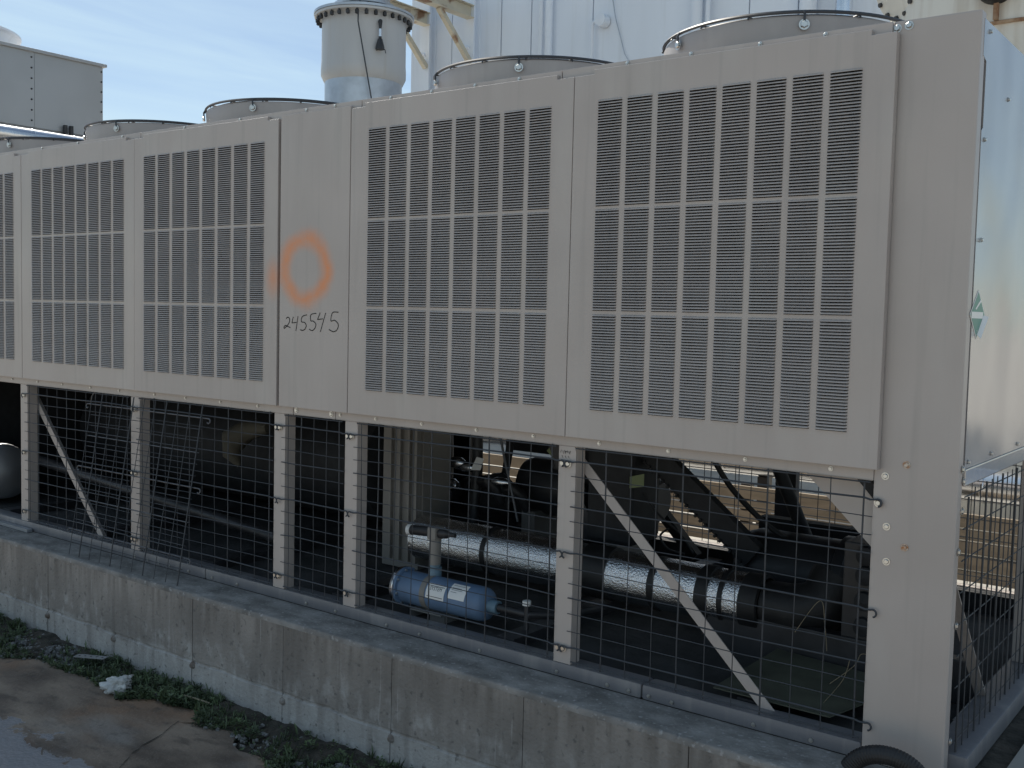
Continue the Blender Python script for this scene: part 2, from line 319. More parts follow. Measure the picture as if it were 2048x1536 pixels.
def crack(name, pl, wd, z):
    b = MB(); L = []; Rr = []
    for i, (x, y) in enumerate(pl):
        ww = wd*(0.5+0.5*math.sin(math.pi*min(1, (i+0.6)/len(pl))))*random.uniform(0.6, 1.3); L.append((x-ww*0.6, y+ww*0.6, z)); Rr.append((x+ww*0.6, y-ww*0.6, z))
    for i in range(len(pl)-1): b.poly([L[i], Rr[i], Rr[i+1], L[i+1]])
    o = obj(name, b, 'soil', o_slab); return o
o_slab = o
ck = [(-2.86, -0.45)]
for i in range(24): ck.append((ck[-1][0]+0.022+random.uniform(-0.012, 0.012), ck[-1][1]-0.034+random.uniform(-0.012, 0.012)))
crack('crack', ck, 0.009, -0.4285)
# soil strip, gently lumpy
def edge_y(x):
    for a, b_ in zip(edge[:-1], edge[1:]):
        if a[0] <= x <= b_[0] and b_[0] > a[0]: return a[1]+(b_[1]-a[1])*(x-a[0])/(b_[0]-a[0])
    return -0.5
b = MB(); nx, ny = 300, 14; x0, x1 = -6.5, 0.9
for j in range(ny+1):
    for i in range(nx+1):
        x = x0+(x1-x0)*i/nx; y = -0.185-0.47*j/ny
        z = -0.452+0.03*(1-j/ny)+0.03*mnoise.noise((x*5, y*5, 3))+0.015*mnoise.noise((x*17, y*17, 1))
        if j == ny or y < edge_y(x)+0.012: z = -0.49
        b.v.append((x, y, z))
for j in range(ny):
    for i in range(nx): b.f.append((j*(nx+1)+i, j*(nx+1)+i+1, (j+1)*(nx+1)+i+1, (j+1)*(nx+1)+i))
o = obj('soil_strip', b, 'soil', smooth=True); o['kind'] = 'structure'
# ------------------------------------------------------------------ concrete plinth under the chiller
PL = thing('concrete_plinth', 'long weathered grey concrete plinth under the chiller, streaked and stained', 'plinth', (-3.2, 1.1, -0.45))
seams = [-6.8, -6.16, -5.54, -4.94, -4.331, -3.73, -3.123, -2.52, -1.911, -1.30, -0.68, -0.05, 0.55]
for a, bb in zip(seams[:-1], seams[1:]):     # formwork lifts: each face panel is a block of its own, a hairline joint apart
    q = MB(); nxx = 24; ypl = -0.195+random.uniform(-0.001, 0.001)
    rows = [-0.50, -0.309, -0.304, -0.298, -0.293, -0.022]; vs = []; gp = 0.0016
    for ri, z in enumerate(rows):
        for i in range(nxx+1):
            x = a+gp+(bb-a-2*gp)*i/nxx; yy = ypl; lump = 0.010*mnoise.noise((x*6, 3, 1))
            if ri in (2, 3): yy += 0.004+0.006*max(0, mnoise.noise((x*11, 0, 0)))
            if ri <= 1: yy -= 0.003
            vs.append((x, yy, z+(lump if 0 < ri < 5 else 0)))
    q.add(vs, [(r*(nxx+1)+i, r*(nxx+1)+i+1, (r+1)*(nxx+1)+i+1, (r+1)*(nxx+1)+i) for r in range(len(rows)-1) for i in range(nxx)])
    for xx in (a+gp, bb-gp): q.poly([(xx, ypl, -0.5), (xx, -0.15, -0.5), (xx, -0.15, -0.022), (xx, ypl, -0.022)])
    obj('face_block', q, 'curb', PL)
q = MB(); nxx = 420; vs = []                     # top course: one pour, crumbled front arris
for i in range(nxx+1):
    x = -6.8+7.35*i/nxx; c1 = 0.0025+0.007*max(0, mnoise.noise((x*14, 5, 2)))+0.010*max(0, mnoise.noise((x*3.1, 8, 2))-0.35)
    c2 = 0.004+0.006*abs(mnoise.noise((x*19, 2, 7)))
    vs += [(x, -0.1955, -0.0222), (x, -0.1955+0.0008*mnoise.noise((x*30, 0, 4)), -0.004-c1), (x, -0.1955+c1, -0.002-0.3*c1), (x, -0.1955+c1+c2, 0.0), (x, 0.0, 0.0)]
q.add(vs, [(5*i+j, 5*i+5+j, 5*i+6+j, 5*i+1+j) for i in range(nxx) for j in range(4)])
obj('top_course', q, 'curb_top', PL, smooth=True)
q = MB(); q.box(-6.79, 0.545, -0.186, 2.46, -0.5, -0.006); obj('core', q, 'soil', PL)
q = MB(); q.box(-6.8, 0.55, 2.2, 2.47, -0.5, 0.001); obj('rear_ledge', q, 'gravel_ground', PL)
q = MB(); q.box(0.12, 0.56, 0.0, 2.19, -0.5, 0.003); obj('side_ledge', q, 'gravel_ground', PL)
for x in (-4.331, -3.735, -3.12, -2.52, -1.91):        # rusted form ties at the joints
    q = MB(); q.lathe([(0.0, -0.014), (0.009, -0.012), (0.015, -0.004), (0.019, 0.003)], 7, (x+0.004, -0.199, -0.325+random.uniform(-0.01, 0.01)), 'Y'); obj('form_tie', q, 'tie_rust', PL)

# ------------------------------------------------------------------ the chiller
CH = thing('chiller', 'long taupe grey rooftop type air cooled chiller with louvered panels and wire guards', 'chiller', (-3.1, 1.1, 0))
PYF = -0.03                                            # panel face
ZB, ZN, ZT = 0.851, 2.064, 2.079                        # panel bottom, notch height, main top
LZ = [(1.629, 1.977), (1.284, 1.619), (0.951, 1.272)]
# one louver bank mesh for each row height (hoods pressed outwards, open underneath)
def bank_mesh(wd, hgt, n):
    b = MB(); p = hgt/n
    prof = [(0.0, 0.0), (-0.0038, -0.17), (-0.0068, -0.41), (-0.0080, -0.70), (-0.0062, -0.74)]
    ends = [(0.0, 0.0), (0.004, 0.75), (0.010, 1.0)]
    for k in range(n):
        zt = hgt-k*p; vs = []; cols = [(-0.0005, 0.0), (0.003, 0.8), (0.008, 1.0), (wd-0.008, 1.0), (wd-0.003, 0.8), (wd+0.0005, 0.0)]
        jit = random.uniform(0.92, 1.08)
        for (x, s_) in cols:
            for (y, z) in prof: vs.append((x, y*s_*jit+0.0002, zt+z*p))
        fs = []; m_ = len(prof)
        for i in range(len(cols)-1):
            for j in range(m_-1): fs.append((i*m_+j, (i+1)*m_+j, (i+1)*m_+j+1, i*m_+j+1))
        b.add(vs, fs)
    return b.mesh('louver_bank', 'paint', recalc=False)
BW = 0.0925
BANK = {}
BANK['paint'] = [bank_mesh(BW, z1-z0, 38 if i == 0 else (37 if i == 1 else 35)) for i, (z0, z1) in enumerate(LZ)]
def panel(x0, x1, lx0, lx1, mt, dy=0.0, ntl=True, ntr=True):
    """sheet-metal side panel with 3 x 8 louver openings, notched upper corners and folded edges"""
    y = PYF+dy; xs = [x0+0.0015]; cols = []
    pit = (lx1-lx0-BW)/7
    nl = x0+0.078 if ntl else None; nr = x1-0.072 if ntr else None
    for k in range(8): cols.append((lx0+pit*k, lx0+pit*k+BW))
    X = sorted(set([x0+0.0015, x1-0.0015]+[round(v, 5) for c_ in cols for v in c_]+([nl] if nl else [])+([nr] if nr else [])))
    Z = sorted(set([ZB, ZN, ZT]+[v for z_ in LZ for v in z_]))
    b = bmesh.new(); V = {}
    def vv(x, z):
        k = (round(x, 5), round(z, 5))
        if k not in V: V[k] = b.verts.new((x, y, z))
        return V[k]
    for i in range(len(X)-1):
        for j in range(len(Z)-1):
            cx, cz = (X[i]+X[i+1])/2, (Z[j]+Z[j+1])/2
            if any(c0 < cx < c1 for c0, c1 in cols) and any(z0 < cz < z1 for z0, z1 in LZ): continue
            if cz > ZN and ((nl and cx < nl) or (nr and cx > nr)): continue
            b.faces.new((vv(X[i], Z[j]), vv(X[i+1], Z[j]), vv(X[i+1], Z[j+1]), vv(X[i], Z[j+1])))
    be = [e for e in b.edges if len(e.link_faces) == 1]
    r = bmesh.ops.extrude_edge_only(b, edges=be)
    for v in [q for q in r['geom'] if isinstance(q, bmesh.types.BMVert)]:
        inner = lx0-0.01 < v.co.x < lx1+0.01 and LZ[2][0]-0.01 < v.co.z < LZ[0][1]+0.01
        v.co.y += 0.0015 if inner else 0.026
    bmesh.ops.recalc_face_normals(b, faces=b.faces)
    outer = [e for e in b.edges if len(e.link_faces) == 2 and e.calc_face_angle(0) > 1 and all(abs(v.co.y-y) < 1e-4 for v in e.verts)
             and not all(lx0-0.01 < v.co.x < lx1+0.01 and LZ[2][0]-0.01 < v.co.z < LZ[0][1]+0.01 for v in e.verts)]
    bmesh.ops.bevel(b, geom=outer, offset=0.0022, segments=2, affect='EDGES', profile=0.5)
    me = bpy.data.meshes.new('louver_panel'); b.to_mesh(me); b.free(); me.materials.append(M[mt])
    p = link('louver_panel', me, CH)
    for (z0, z1), bm_ in zip(LZ, BANK['paint']):
        for c0, c1 in cols: link('louver_bank', bm_, p, (c0, y, z0), kind='stuff')
    return p
PX = [-5.953, -4.888, -3.823, -2.758, -2.340, -1.275, -0.209]
p1 = panel(-1.275, -0.209, -1.177, -0.301, 'paint', 0)
p2 = panel(-2.340, -1.275, -2.239, -1.366, 'paint', 0.001)
p3 = panel(-3.823, -2.758-0.013, -3.742, -2.860, 'paint_sprayed', -0.0015)
p4 = panel(-4.888, -3.823, -4.778, -3.912, 'paint', 0.0005)
p5 = panel(-5.953, -4.888, -5.850, -4.970, 'paint', 0)
# plain access panel with spray ring and number
q = MB(); q.box(-2.757, -2.3415, PYF, -0.002, ZB, ZT-0.004); pp = obj('access_panel', q, 'paint_sprayed', CH, bevel=0.0025)
pp['label'] = 'plain panel with orange sprayed ring and handwritten number'
strokes = [[(370, 1110), (385, 1097), (402, 1105), (408, 1130), (395, 1165), (365, 1200), (350, 1212), (348, 1195), (362, 1182), (385, 1190), (415, 1203)],
 [(445, 1095), (432, 1155), (478, 1150)], [(495, 1088), (475, 1235)],
 [(588, 1072), (540, 1090), (532, 1140), (565, 1150), (582, 1180), (570, 1215), (545, 1230), (522, 1225)],
 [(682, 1057), (630, 1070), (628, 1130), (655, 1135), (680, 1165), (672, 1205), (645, 1230), (615, 1218)],
 [(722, 1052), (698, 1118), (750, 1112)], [(778, 1055), (728, 1240)],
 [(905, 1045), (848, 1050), (832, 1130), (870, 1125), (905, 1165), (895, 1215), (860, 1238), (815, 1218)]]
def catmull(P, n=5):
    if len(P) < 4: return [(P[i][0]+(P[i+1][0]-P[i][0])*k/n, P[i][1]+(P[i+1][1]-P[i][1])*k/n) for i in range(len(P)-1) for k in range(n)]+[P[-1]]
    Q = [P[0]]+P+[P[-1]]; out = []
    for i in range(1, len(Q)-2):
        for k in range(n):
            u = k/n; a, b_, c_, d_ = Q[i-1], Q[i], Q[i+1], Q[i+2]
            out.append(tuple(0.5*((2*b_[j])+(-a[j]+c_[j])*u+(2*a[j]-5*b_[j]+4*c_[j]-d_[j])*u*u+(-a[j]+3*b_[j]-3*c_[j]+d_[j])*u**3) for j in (0, 1)))
    return out+[P[-1]]
def ribbon(b, pts2, y, hw):
    n = len(pts2)
    for i in range(n-1):
        (x0, z0), (x1, z1) = pts2[i], pts2[i+1]; l = math.hypot(x1-x0, z1-z0) or 1e-6; nx_, nz_ = -(z1-z0)/l*hw, (x1-x0)/l*hw
        ex, ez = (x1-x0)/l*hw*0.6, (z1-z0)/l*hw*0.6
        b.poly([(x0+nx_-ex, y, z0+nz_-ez), (x0-nx_-ex, y, z0-nz_-ez), (x1-nx_+ex, y, z1-nz_+ez), (x1+nx_+ex, y, z1+nz_+ez)])
for di, grp in enumerate(((0,), (1, 2), (3,), (4,), (5, 6), (7,))):
    nb = MB()
    for i_ in grp:
        ribbon(nb, catmull([(-2.729+(a/5.12+500-567)*0.00303, 1.187-(c_/5.12+420-655)*0.00210+(a-350)*1e-5) for a, c_ in strokes[i_]]), PYF-0.0008-i_*0.00004, 0.0019)
    obj('handwritten_digit', nb, 'marker', pp)


# frame: corner post, top rail, lower rails, posts
q = MB(); q.box(-0.228, 0.0, 0.0, 0.05, 0.0, 2.1); cp = obj('corner_post', q, 'paint', CH, bevel=0.006)
q = MB(); q.box(-6.2, -5.96, 0.0, 0.05, 0.0, 2.1); obj('corner_post', q, 'paint', CH, bevel=0.006)
for a, b_ in ((-5.955, -3.80), (-3.797, -2.30), (-2.297, -1.34), (-1.337, -0.23)):
    q = MB(); q.box(a, b_, -0.011, 0.012, 2.02, 2.098); q.box(a, b_, 0.0121, 0.12, 2.09, 2.0975); obj('top_rail', q, 'paint', CH, bevel=0.003)
q = MB(); q.box(-5.958, -0.2282, 0.0005, 0.03, 1.0, 2.05); q.v = []; q.f = []
for a, b_ in ((-5.958, -2.70), (-2.696, -2.44), (-2.437, -0.2285)):
    q = MB(); q.box(a, b_, 0.0, 0.05, 0.815, 0.875); obj('mid_rail', q, 'paint', CH, bevel=0.004)
for k, (a, b_) in enumerate(((-5.958, -3.3), (-3.297, -0.962), (-0.959, -0.2285))):
    q = MB(); q.box(a, b_, -0.001, 0.085, 0.0, 0.051); obj('base_rail', q, 'rail_paint_shaded', CH, bevel=0.010, smooth=True)
LP = [(-1.318, -1.247), (-2.380, -2.309), (-2.819, -2.749), (-3.898, -3.825), (-4.964, -4.892)]
posts = []
for (a, b_) in LP:
    q = MB(); q.prism([(a, 0.001, 0.0515), (b_, 0.001, 0.0515), (b_, 0.001, 0.800), (b_-0.006, 0.001, 0.8148), (a, 0.001, 0.8148)], (0, 0.004, 0)); q.box(b_-0.004, b_, 0.0052, 0.058, 0.0515, 0.8148)
    q.box(a, a+0.004, 0.0052, 0.058, 0.0515, 0.8148)
    posts.append(obj('lower_post', q, 'paint', CH))
# scribble on the post next to the right bay
nb = MB()
for i in range(7):
    x = -1.308+0.0065*i; ribbon(nb, [(x, 0.800-0.002*(i % 2)), (x+0.003*(1 if i % 3 else -1), 0.791-0.003*(i % 2))], 0.0, 0.0008)
    if i % 2: ribbon(nb, [(x-0.003, 0.781), (x+0.001, 0.774)], -0.0001, 0.0008)
    if i == 3: ribbon(nb, [(x-0.004, 0.797), (x+0.008, 0.795)], -0.0002, 0.0008)
obj('pen_marks', nb, 'marker', posts[0])
# diagonal braces
for a, b_ in (((-1.285, 0.065, 0.775), (-0.525, 0.065, 0.03)), ((-4.985, 0.065, 0.79), (-4.25, 0.065, 0.03))):
    q = MB(); q.bar(a, b_, 0.004, 0.036, up=(0.7, 0, 0.72)); q.bar(Vector(a)+Vector((-0.012, 0.022, -0.013)), Vector(b_)+Vector((-0.012, 0.022, -0.013)), 0.036, 0.004, up=(0.7, 0, 0.72)); obj('diagonal_brace', q, 'paint', CH)
q = MB(); q.prism([(-0.455, 0.055, 0.815), (-0.229, 0.055, 0.815), (-0.229, 0.055, 0.60)], (0, 0.004, 0)); obj('gusset_plate', q, 'paint', CH)
q = MB(); q.bar((-0.33, 0.058, 0.875), (-0.2, 0.058, 0.735), 0.03, 0.03); obj('gusset_strut', q, 'coil_black', CH)
# bolts on post, rails and panels
for (x, z, me) in ((-0.195, 0.833, BM), (-0.138, 0.871, BR), (-0.185, 0.690, BM), (-0.133, 0.638, BR), (-0.181, 0.590, BM), (-0.224+0.004, 2.079, BB), (-0.188, 2.083, BB)): bolt(CH, x, 0.0005, z, me)
for x in (-0.353, -0.622, -0.889, -1.153, -1.429, -1.689, -1.96, -2.206, -2.409, -2.929, -3.192, -3.453, -3.70, -4.0, -4.26, -4.53, -4.78, -5.05): bolt(CH, x, 0.0, 0.837, BS, name='screw')
for x in (-2.462, -2.677): bolt(CH, x, 0.0, 0.837, BM)
for x in (-1.301, -1.092, -1.007, -0.931, -0.845, -0.561, -0.377, -3.243, -3.062, -2.60, -2.42, -2.127, -1.95, -1.649, -3.42, -3.57, -3.66, -3.75, -3.86): bolt(CH, x, -0.002, 0.018, BS, name='screw')
for x in (-0.42, -0.62, -0.85, -1.08, -1.52, -1.72, -1.93, -2.14, -2.45, -2.62, -3.05, -3.45, -3.95, -4.35, -4.7): bolt(CH, x, -0.0115, 2.0885, BS, name='screw')
for x, z in ((-0.305, 2.01),): pass

# wire guards over the lower bays: every wire its own mesh
def tube_obj(name, pts, r, mt, parent, n=6): 
    b = MB(); b.tube(pts, r, n); return obj(name, b, mt, parent, smooth=True)
HZ = [0.8115, 0.767, 0.714, 0.662, 0.608, 0.557, 0.503, 0.449, 0.394, 0.340, 0.289, 0.234, 0.172, 0.118, 0.066]
def wob(pts, amp, seed):
    return [(x+amp*0.4*mnoise.noise((x*3, seed, z*3)), y+amp*mnoise.noise((x*2.3, z*2.3, seed)), z+amp*mnoise.noise((x*2, seed*3, z*2))) for x, y, z in pts]
def guard(x0, x1, nv, ox0, ox1, bolts0=(1, 1, 1), bolts1=(1, 1, 1), seed=0):
    """x0,x1: edges of the opening; ox: overlap on the posts; hooks at three heights"""
    root = link('wire_guard', None, CH, ((x0+x1)/2, 0, 0)); root.empty_display_size = 0.1
    for k, z in enumerate(HZ):
        hk = {1: 0, 7: 1, 13: 2}.get(k)
        thick = k % 3 == 1
        if hk is not None:
            hx0, hx1 = x0-ox0-0.016, x1+ox1+0.014; r = 0.011
            pl = arc(hx0, z-0.012, r, 260, 60, -0.011, 8)+[(hx0+0.022, -0.010, z-0.004), (x0+0.02, -0.010, z)]
            pr_ = [(x1-0.02, -0.010, z), (hx1-0.022, -0.010, z-0.004)]+arc(hx1, z-0.012, r, 120, -80, -0.011, 8)
            mid = [(x0+(x1-x0)*u, -0.010, z) for u in (0.2, 0.4, 0.6, 0.8)]
            tube_obj('wire', pl+wob(mid, 0.0065, k+seed)+pr_, 0.0031, 'wire', root)
            if bolts0[hk]: bolt(root, hx0, -0.002, z-0.012, BB)
            if bolts1[hk]: bolt(root, hx1, -0.002, z-0.012, BB)
        elif k in (0, 14):
            tube_obj('wire', [(x0+0.006, -0.008, z), (x1-0.006, -0.008, z)], 0.0024, 'wire', root)
        else:
            e0 = 0.011 if ox0 > 0 else -0.002; e1 = 0.011
            pts_ = [(x0-e0, -0.0095, z)]+wob([(x0+(x1-x0)*u, -0.0095, z) for u in (0.15, 0.38, 0.62, 0.85)], 0.0065, k+seed)+[(x1+e1*0.4, -0.0095, z)]
            tube_obj('wire', pts_, 0.0025 if thick else 0.0016, 'wire', root)
    for i in range(nv):
        x = x0+0.03+(x1-x0-0.055)*i/(nv-1); th = i % 3 == 1
        tube_obj('wire', wob([(x, -0.004, 0.815), (x, -0.004, 0.62), (x, -0.004, 0.42), (x, -0.004, 0.22), (x, -0.004, 0.056)], 0.0065, i+seed+9), 0.0027 if th else 0.0016, 'wire', root)
    return root
guard(-1.247, -0.228, 11, 0.012, 0.004, (1, 0, 1), (1, 0, 0), 1)
guard(-2.309, -1.318, 11, 0.012, 0.006, (1, 0, 0), (1, 0, 1), 21)
guard(-2.749, -2.380, 5, 0.012, 0.006, (1, 0, 1), (1, 0, 1), 41)
guard(-3.825, -2.819, 11, 0.012, 0.006, (1, 1, 1), (1, 0, 1), 61)
guard(-4.892, -3.898, 11, 0.012, 0.006, (1, 1, 1), (1, 1, 1), 81)
# end face (+X): glossy end panel, flange, wire guard, bottom rail
q = MB(); q.prism([(0.001, 0.058, 0.868), (0.001, 2.15, 0.868), (0.001, 2.15, 2.082), (0.001, 0.030, 2.082), (0.001, 0.030, 1.985), (0.001, 0.064, 1.975), (0.001, 0.064, 1.80), (0.001, 0.05, 1.79)], (-0.02, 0, 0))
ep = obj('end_panel', q, 'end_metal', CH)
q = MB(); q.box(-0.03, 0.006, 0.052, 2.2, 0.82, 0.867); obj('end_flange', q, 'paint_end', CH, bevel=0.003)
q = MB(); q.box(-0.228, 0.0, 2.15, 2.2, 0.0, 2.1); obj('corner_post', q, 'paint', CH, bevel=0.006)
q = MB(); q.box(-0.06, 0.05, 0.052, 2.2, 0.0, 0.064); obj('end_base_rail', q, 'rail_paint_shaded', CH, bevel=0.008, smooth=True)
q = MB(); q.box(-0.05, -0.004, 1.06, 1.12, 0.065, 0.82); obj('lower_post', q, 'paint', CH)
q = MB(); q.bar((-0.05, 0.09, 0.60), (-0.05, 0.62, 0.06), 0.004, 0.036, up=(1, 0, 0)); obj('diagonal_brace', q, 'paint', CH)
root = link('wire_guard', None, CH, (0.008, 1.1, 0))
for i in range(31):
    y = 0.074+0.0665*i; th = i % 3 == 0
    tube_obj('wire', wob([(0.012, y, 0.812 if i else 0.79), (0.012, y, 0.45), (0.012, y, 0.058)], 0.003, i), 0.0032 if th else 0.0018, 'wire', root)
for k, z in enumerate([0.79, 0.70, 0.61, 0.52, 0.43, 0.34, 0.25, 0.16, 0.09]):
    tube_obj('wire', [(0.005, 0.06, z), (0.005, 2.14, z)], 0.0020, 'wire', root)
for y, z in ((0.035, 0.87), (0.05, 0.835), (0.05, 0.752), (0.035, 0.64), (0.05, 0.43), (0.05, 0.10)): bolt(CH, 0.001, y, z, BM, 'X')
for y, z in ((0.09, 2.06), (0.085, 1.77), (0.105, 1.50), (0.33, 1.92), (0.09, 0.885), (0.35, 0.885), (0.7, 0.885)): bolt(CH, 0.0015, y, z, BS, 'X', 'screw')
# green diamond placard on the end panel
st = MB(); cy_, cz_ = 0.107, 1.294; hw_, hh = 0.082, 0.068
def dia(k, x): return [(x, cy_-hw_*k, cz_), (x, cy_, cz_-hh*k), (x, cy_+hw_*k, cz_), (x, cy_, cz_+hh*k)]
st.prism(dia(1.0, 0.0012), (0.0008, 0, 0)); stk = obj('hazard_placard', st, 'label_white', ep); stk['label'] = 'green diamond hazard placard with white border'
q = MB(); q.poly(dia(0.93, 0.0024)); obj('placard_field', q, 'sticker_green', stk)
q = MB(); q.poly([(0.0028, cy_-0.068, cz_-0.010), (0.0028, cy_+0.058, cz_-0.010), (0.0028, cy_+0.058, cz_+0.008), (0.0028, cy_-0.068, cz_+0.008)]); obj('placard_band', q, 'label_white', stk)
q = MB(); q.poly([(0.0028, cy_-0.03, cz_+0.016), (0.0028, cy_-0.018, cz_+0.014), (0.0028, cy_+0.034, cz_+0.038), (0.0028, cy_+0.024, cz_+0.043)]); obj('placard_cylinder', q, 'label_white', stk)
q = MB(); q.prism([(0.003, cy_+0.062, cz_-0.001), (0.003, cy_+0.0, cz_-0.056), (0.012, cy_+0.004, cz_-0.066), (0.012, cy_+0.082, cz_-0.004)], (0.0006, 0, 0)); obj('curled_edge', q, 'label_white', stk)
def text_mesh(name, txt, size, fn, mt):
    cu = bpy.data.curves.new(name, 'FONT'); cu.body = txt; cu.size = size; cu.resolution_u = 2; cu.align_x = 'CENTER'
    o_ = bpy.data.objects.new(name, cu); C.objects.link(o_); bpy.context.view_layer.update()
    me = bpy.data.meshes.new_from_object(o_.evaluated_get(bpy.context.evaluated_depsgraph_get())); bpy.data.objects.remove(o_); bpy.data.curves.remove(cu)
    for v in me.vertices: v.co = fn(v.co.x, v.co.y)
    me.materials.clear(); me.materials.append(M[mt]); return me
link('placard_digit', text_mesh('placard_digit', '2', 0.02, lambda x, y: Vector((0.0029, cy_+x, cz_-0.056+y)), 'label_white'), stk)

# inner roof and dark internals so that the louvers look into shade
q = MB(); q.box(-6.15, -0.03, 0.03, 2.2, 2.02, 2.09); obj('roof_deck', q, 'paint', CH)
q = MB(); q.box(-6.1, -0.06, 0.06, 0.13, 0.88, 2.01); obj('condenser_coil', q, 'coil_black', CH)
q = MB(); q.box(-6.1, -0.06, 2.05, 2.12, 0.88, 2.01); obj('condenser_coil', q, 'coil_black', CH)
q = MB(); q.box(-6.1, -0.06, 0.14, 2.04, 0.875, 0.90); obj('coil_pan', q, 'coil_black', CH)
q = MB(); q.box(-6.16, -0.062, 0.09, 2.2, -0.002, 0.012); obj('floor_pan', q, 'floor_dark', CH)
q = MB(); q.box(-6.2, -0.03, 2.15, 2.2, 0.0, 0.05); obj('base_rail', q, 'paint', CH)
for x in (-5.0, -3.9, -2.8, -2.35, -1.43):
    q = MB(); q.box(x, x+(0.11 if x == -1.43 else 0.07), 2.15, 2.2, 0.051, 0.85); obj('lower_post', q, 'paint' if x < -2 else 'dark_metal', CH)
q = MB(); q.box(-6.2, -0.23, 2.15, 2.2, 0.85, 2.1); obj('rear_panel', q, 'paint', CH)
root = link('wire_guard', None, CH, (-1.3, 2.2, 0))
for i in range(27):
    tube_obj('wire', [(-2.6+0.092*i, 2.204, 0.05), (-2.6+0.092*i, 2.204, 0.84)], 0.0022, 'wire', root, 5)
for k in range(9): tube_obj('wire', [(-2.65, 2.21, 0.09+0.09*k), (-0.24, 2.21, 0.09+0.09*k)], 0.0028, 'wire', root, 5)
for x in (-0.62, -1.6, -2.5, -3.4, -4.4, -5.3):        # cross members on the floor
    q = MB(); q.box(x-0.04, x+0.04, 0.09, 2.14, 0.0125, 0.055); obj('cross_member', q, 'dark_metal', CH)
q = MB(); q.prism([(-0.75, 0.10, 0.060), (-0.36, 0.10, 0.060), (-0.25, 0.55, 0.062), (-0.75, 0.62, 0.062)], (0, 0, 0.004)); obj('olive_sheet', q, 'olive_plate', CH)  # olive sheet laid on the floor
q = MB(); q.box(-1.05, -0.07, 0.62, 0.68, 0.0126, 0.16); obj('skid_beam', q, 'dark_metal', CH, bevel=0.004)

# silver insulated suction line along the bay
AX = (0.70, 0.20)
prof = []; xs = [-2.62+0.045*i for i in range(41)]
q = MB(); L_ = []
for i, x in enumerate(xs):
    rr = 0.104+0.003*mnoise.noise((x*7, 0, 0)); L_.append((rr if i not in (0, 40) else 0.02, x))
q.lathe(L_, 40, (0, AX[0], AX[1]), 'X'); pipe = obj('insulated_pipe', q, 'foil', CH, smooth=True); pipe['label'] = 'large pipe wrapped in crinkled silver foil'
for x, wd, rr in ((-2.13, 0.022, 0.109), (-1.56, 0.13, 0.110), (-1.28, 0.025, 0.109), (-1.06, 0.05, 0.110), (-0.98, 0.018, 0.109), (-0.87, 0.07, 0.110)):
    q = MB(); q.lathe([(0.097, x-wd/2-0.004), (rr, x-wd/2), (rr, x+wd/2), (0.097, x+wd/2+0.004)], 36, (0, AX[0], AX[1]), 'X'); obj('pipe_band', q, 'black_rubber', pipe, smooth=True)
q = MB(); q.tube([(-0.83, 0.70, 0.20), (-0.72, 0.70, 0.20), (-0.64, 0.74, 0.22), (-0.60, 0.80, 0.30)], [0.09, 0.095, 0.10, 0.11], 20); obj('rubber_elbow', q, 'black_rubber', pipe, smooth=True)

# blue filter drier
ox, oy, oz, dr = 0, 0.20, 0.122, 0.068
q = MB(); q.lathe([(0, -2.270), (dr, -2.270), (dr, -1.800), (dr*0.97, -1.778), (dr*0.85, -1.762), (dr*0.6, -1.754), (0.027, -1.75), (0, -1.75)], 40, (0, oy, oz), 'X')
dri = obj('filter_drier', q, 'blue_paint', CH, smooth=True); dri['label'] = 'blue cylindrical filter drier with two white labels'
q = MB(); q.lathe([(0, -2.31), (0.078, -2.31), (0.082, -2.306), (0.082, -2.294), (0.078, -2.290), (0.03, -2.290)], 40, (0, oy, oz), 'X'); obj('end_flange', q, 'steel_bright', dri, smooth=True)
q = MB(); q.lathe([(0.03, -2.289), (0.08, -2.289), (0.08, -2.272), (0.06, -2.270)], 40, (0, oy, oz), 'X'); obj('flange_ring', q, 'blue_paint', dri, smooth=True)
for k in range(8):
    a = R(45*k+12); q = MB(); q.lathe([(0.006, -2.271), (0.006, -2.262), (0, -2.262)], 6, (0, oy+0.072*math.cos(a), oz+0.072*math.sin(a)), 'X'); obj('flange_bolt', q, 'bolt', dri)
q = MB(); q.lathe([(0.026, -1.756), (0.026, -1.70), (0.022, -1.70), (0.0, -1.70)], 20, (0, oy, oz), 'X'); obj('outlet', q, 'blue_cap', dri, smooth=True)
q = MB(); q.tube([(-1.70, oy, oz), (-1.55, oy+0.03, oz-0.01), (-1.46, oy+0.18, oz-0.03), (-1.42, oy+0.4, oz-0.04)], 0.017, 12); obj('outlet_pipe', q, 'dark_metal', dri, smooth=True)
q = MB(); q.lathe([(dr+0.0005, -2.125), (dr+0.003, -2.123), (dr+0.003, -2.092), (dr+0.0005, -2.09)], 36, (0, oy, oz), 'X'); obj('strap', q, 'cabinet', dri, smooth=True)
q = MB(); q.tube([(-2.115, oy+0.02, oz+0.05), (-2.115, oy+0.02, oz+0.10)], 0.030, 20); q.tube([(-2.115, oy+0.02, oz+0.10), (-2.115, oy+0.02, oz+0.115)], 0.024, 20); obj('inlet', q, 'blue_cap', dri, smooth=True)
q = MB(); q.tube([(-2.115, oy+0.02, oz+0.112), (-2.115, oy+0.02, oz+0.235)], 0.026, 16); obj('riser', q, 'cabinet', dri, smooth=True)
q = MB(); q.box(-2.142, -2.088, oy-0.01, oy+0.05, oz+0.215, oz+0.268); vb = obj('angle_valve', q, 'cabinet', dri, bevel=0.008)
